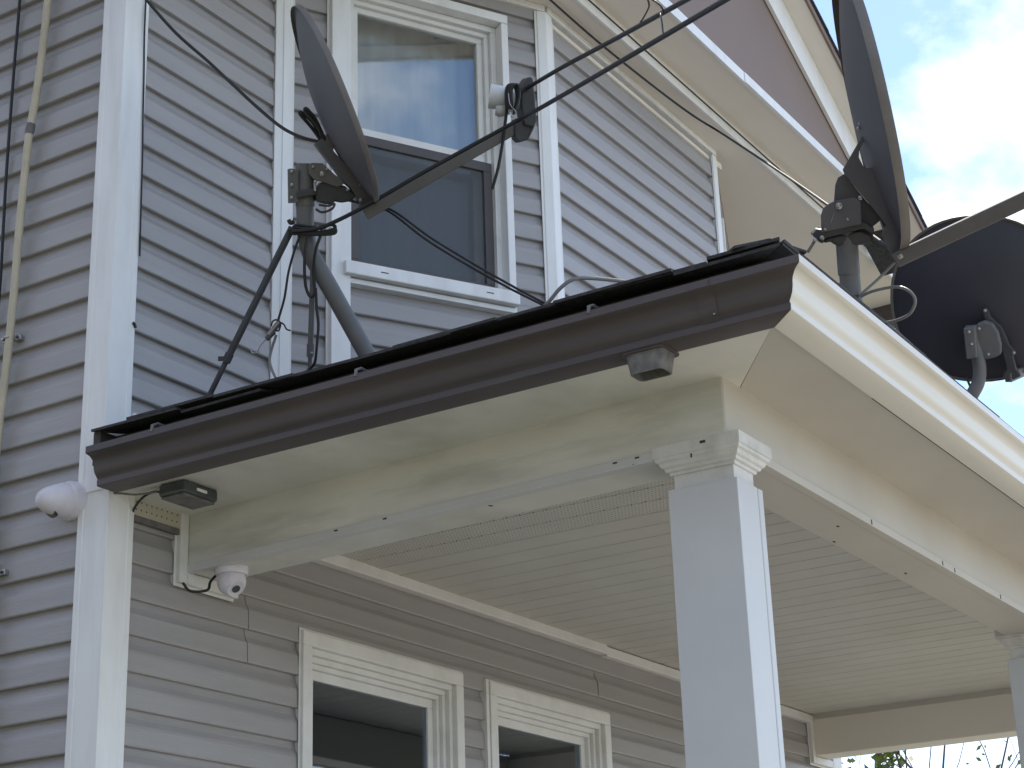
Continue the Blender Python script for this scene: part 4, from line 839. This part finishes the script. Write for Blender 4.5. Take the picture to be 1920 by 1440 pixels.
MB().tube(spline([dep(522, 603, TA-.04), dep(532, 608, TA-.04), dep(537, 617, TA-.04), dep(545, 620, TA-.04)]), .0024, 6).build('wire_end', M['black'], e, smooth=True)
MB().tube(spline([dep(500, 634, TA-.04), dep(490, 645, TA-.04), dep(484, 656, TA-.04), dep(478, 659, TA-.04)]), .0012, 5).build('wire_end', M['bolt'], e, smooth=True)
MB().tube(spline([dep(500, 636, TA-.04), dep(487, 650, TA-.04), dep(484, 660, TA-.04), dep(474, 662, TA-.04), dep(470, 656, TA-.04)]), .0012, 5).build('wire_end', M['bolt'], e, smooth=True)

# ================================================================== trees and a house behind
def tree(base, h, leaves, lm, lab, name, seed, spread=.55, trunk=.016, lsize=.09):
    rnd = random.Random(seed); e = empty(name, base); tag(e, lab, 'tree')
    mb = MB(); tips = []
    def grow(p, d, l_, r, lev):
        q = p; pts = [p]; rs = [r]; dd = d.copy()
        for k in range(4):
            dd = (dd+Vector((rnd.uniform(-1, 1), rnd.uniform(-1, 1), rnd.uniform(-.4, .6)))*.16).normalized(); q = q+dd*(l_/4); pts.append(q); rs.append(r*(1-.14*(k+1)))
        mb.tube(pts, rs, 6 if lev < 2 else 4)
        if lev >= 4: tips.append(pts); return
        for k in range(3 if lev else 5):
            a = rnd.uniform(0, 6.28); o = Vector((math.cos(a), math.sin(a), rnd.uniform(-.1, .9))); i = rnd.randint(2, 4)
            grow(pts[i], (dd+o*spread*1.5).normalized(), l_*rnd.uniform(.55, .75), rs[i]*.62, lev+1)
        if lev >= 2: tips.append(pts)
    grow(Vector(base), Z, h*.42, h*trunk, 0)
    mb.build('trunk', M['bark'], e)
    if leaves:
        lf = MB()
        for _ in range(leaves):
            t = rnd.choice(tips); p = rnd.choice(t)+Vector((rnd.gauss(0, .05), rnd.gauss(0, .05), rnd.gauss(0, .05)))
            a = Vector((rnd.gauss(0, 1), rnd.gauss(0, 1), rnd.gauss(0, 1))).normalized(); b = a.cross(Vector((rnd.gauss(0, 1), rnd.gauss(0, 1), rnd.gauss(0, 1)))).normalized(); s_ = lsize*rnd.uniform(.5, 1.1)
            lf.add([p-a*s_*.6, p+b*s_*.28, p+a*s_*.6, p-b*s_*.28], [(0, 1, 2, 3)])
        lf.build('crown', M[lm], e)
    return e
def at_ground(u, v, t): p = dep(u, v, t); return Vector((p.x, p.y, 0))
tree(at_ground(1625, 1432, 17), 5.4, 5000, 'leaf1', 'leafy yellow-green tree glimpsed beyond the far end of the porch', 'small_tree', 3, lsize=.13)
tree(at_ground(1665, 1432, 15), 4.9, 2200, 'leaf2', 'sparse golden-leaved tree beyond the far end of the porch', 'small_tree', 5, lsize=.10)
tree(at_ground(1760, 1432, 14), 6.2, 900, 'leaf1', 'nearly bare tree whose branches show behind the middle column', 'bare_tree', 11, trunk=.009, lsize=.06)
tree(at_ground(1850, 1432, 18), 7.5, 0, 'leaf1', 'bare dark tree beyond the porch, behind the middle column', 'bare_tree', 21, trunk=.008)
nb_ = empty('neighbour_house', at_ground(2110, 1440, 30)); tag(nb_, 'distant red-roofed house low behind the porch column', 'house')
b = WL[nb_]
MB().box((b.x-4, b.y-3, 0), (b.x+4, b.y+3, 3.4)).build('wall', M['siding'], nb_)
MB().prism([(b.x-4.4, b.y-3.4, 3.4), (b.x-4.4, b.y+3.4, 3.4), (b.x-4.4, b.y, 5.0)], (8.8, 0, 0)).build('roof', M['redroof'], nb_)
MB().box((b.x-4.03, b.y-1.2, 1.2), (b.x-4.001, b.y-.2, 2.5)).build('window', M['glassd'], nb_)

lh = empty('shade_brick_house', (-11.5, 3, 0)); tag(lh, 'unseen dark brick house added across the side yard to shade the left wall', 'house')  # added out of view to block sky light from the left wall
MB().box((-15, -5, 0), (-8, 11, 6.4)).build('wall', M['brick'], lh)
MB().prism([(-15.4, -5.4, 6.4), (-7.6, -5.4, 6.4), (-11.5, -5.4, 8.6)], (0, 16.8, 0)).build('roof', M['shingle'], lh)
for yy in (-3.2, .4, 4.0, 7.6):
    for zz in (1.0, 4.0):
        f = ring(Vector((-8, yy, 0)), Y_, X_, 0, .95, zz, zz+1.5, .08, .002, .05).build('window', M['trim'], lh)
        sbox(Vector((-8, yy, 0)), Y_, X_, .081, .869, zz+.081, zz+1.419, .004, .02).build('pane', M['lens'], f)
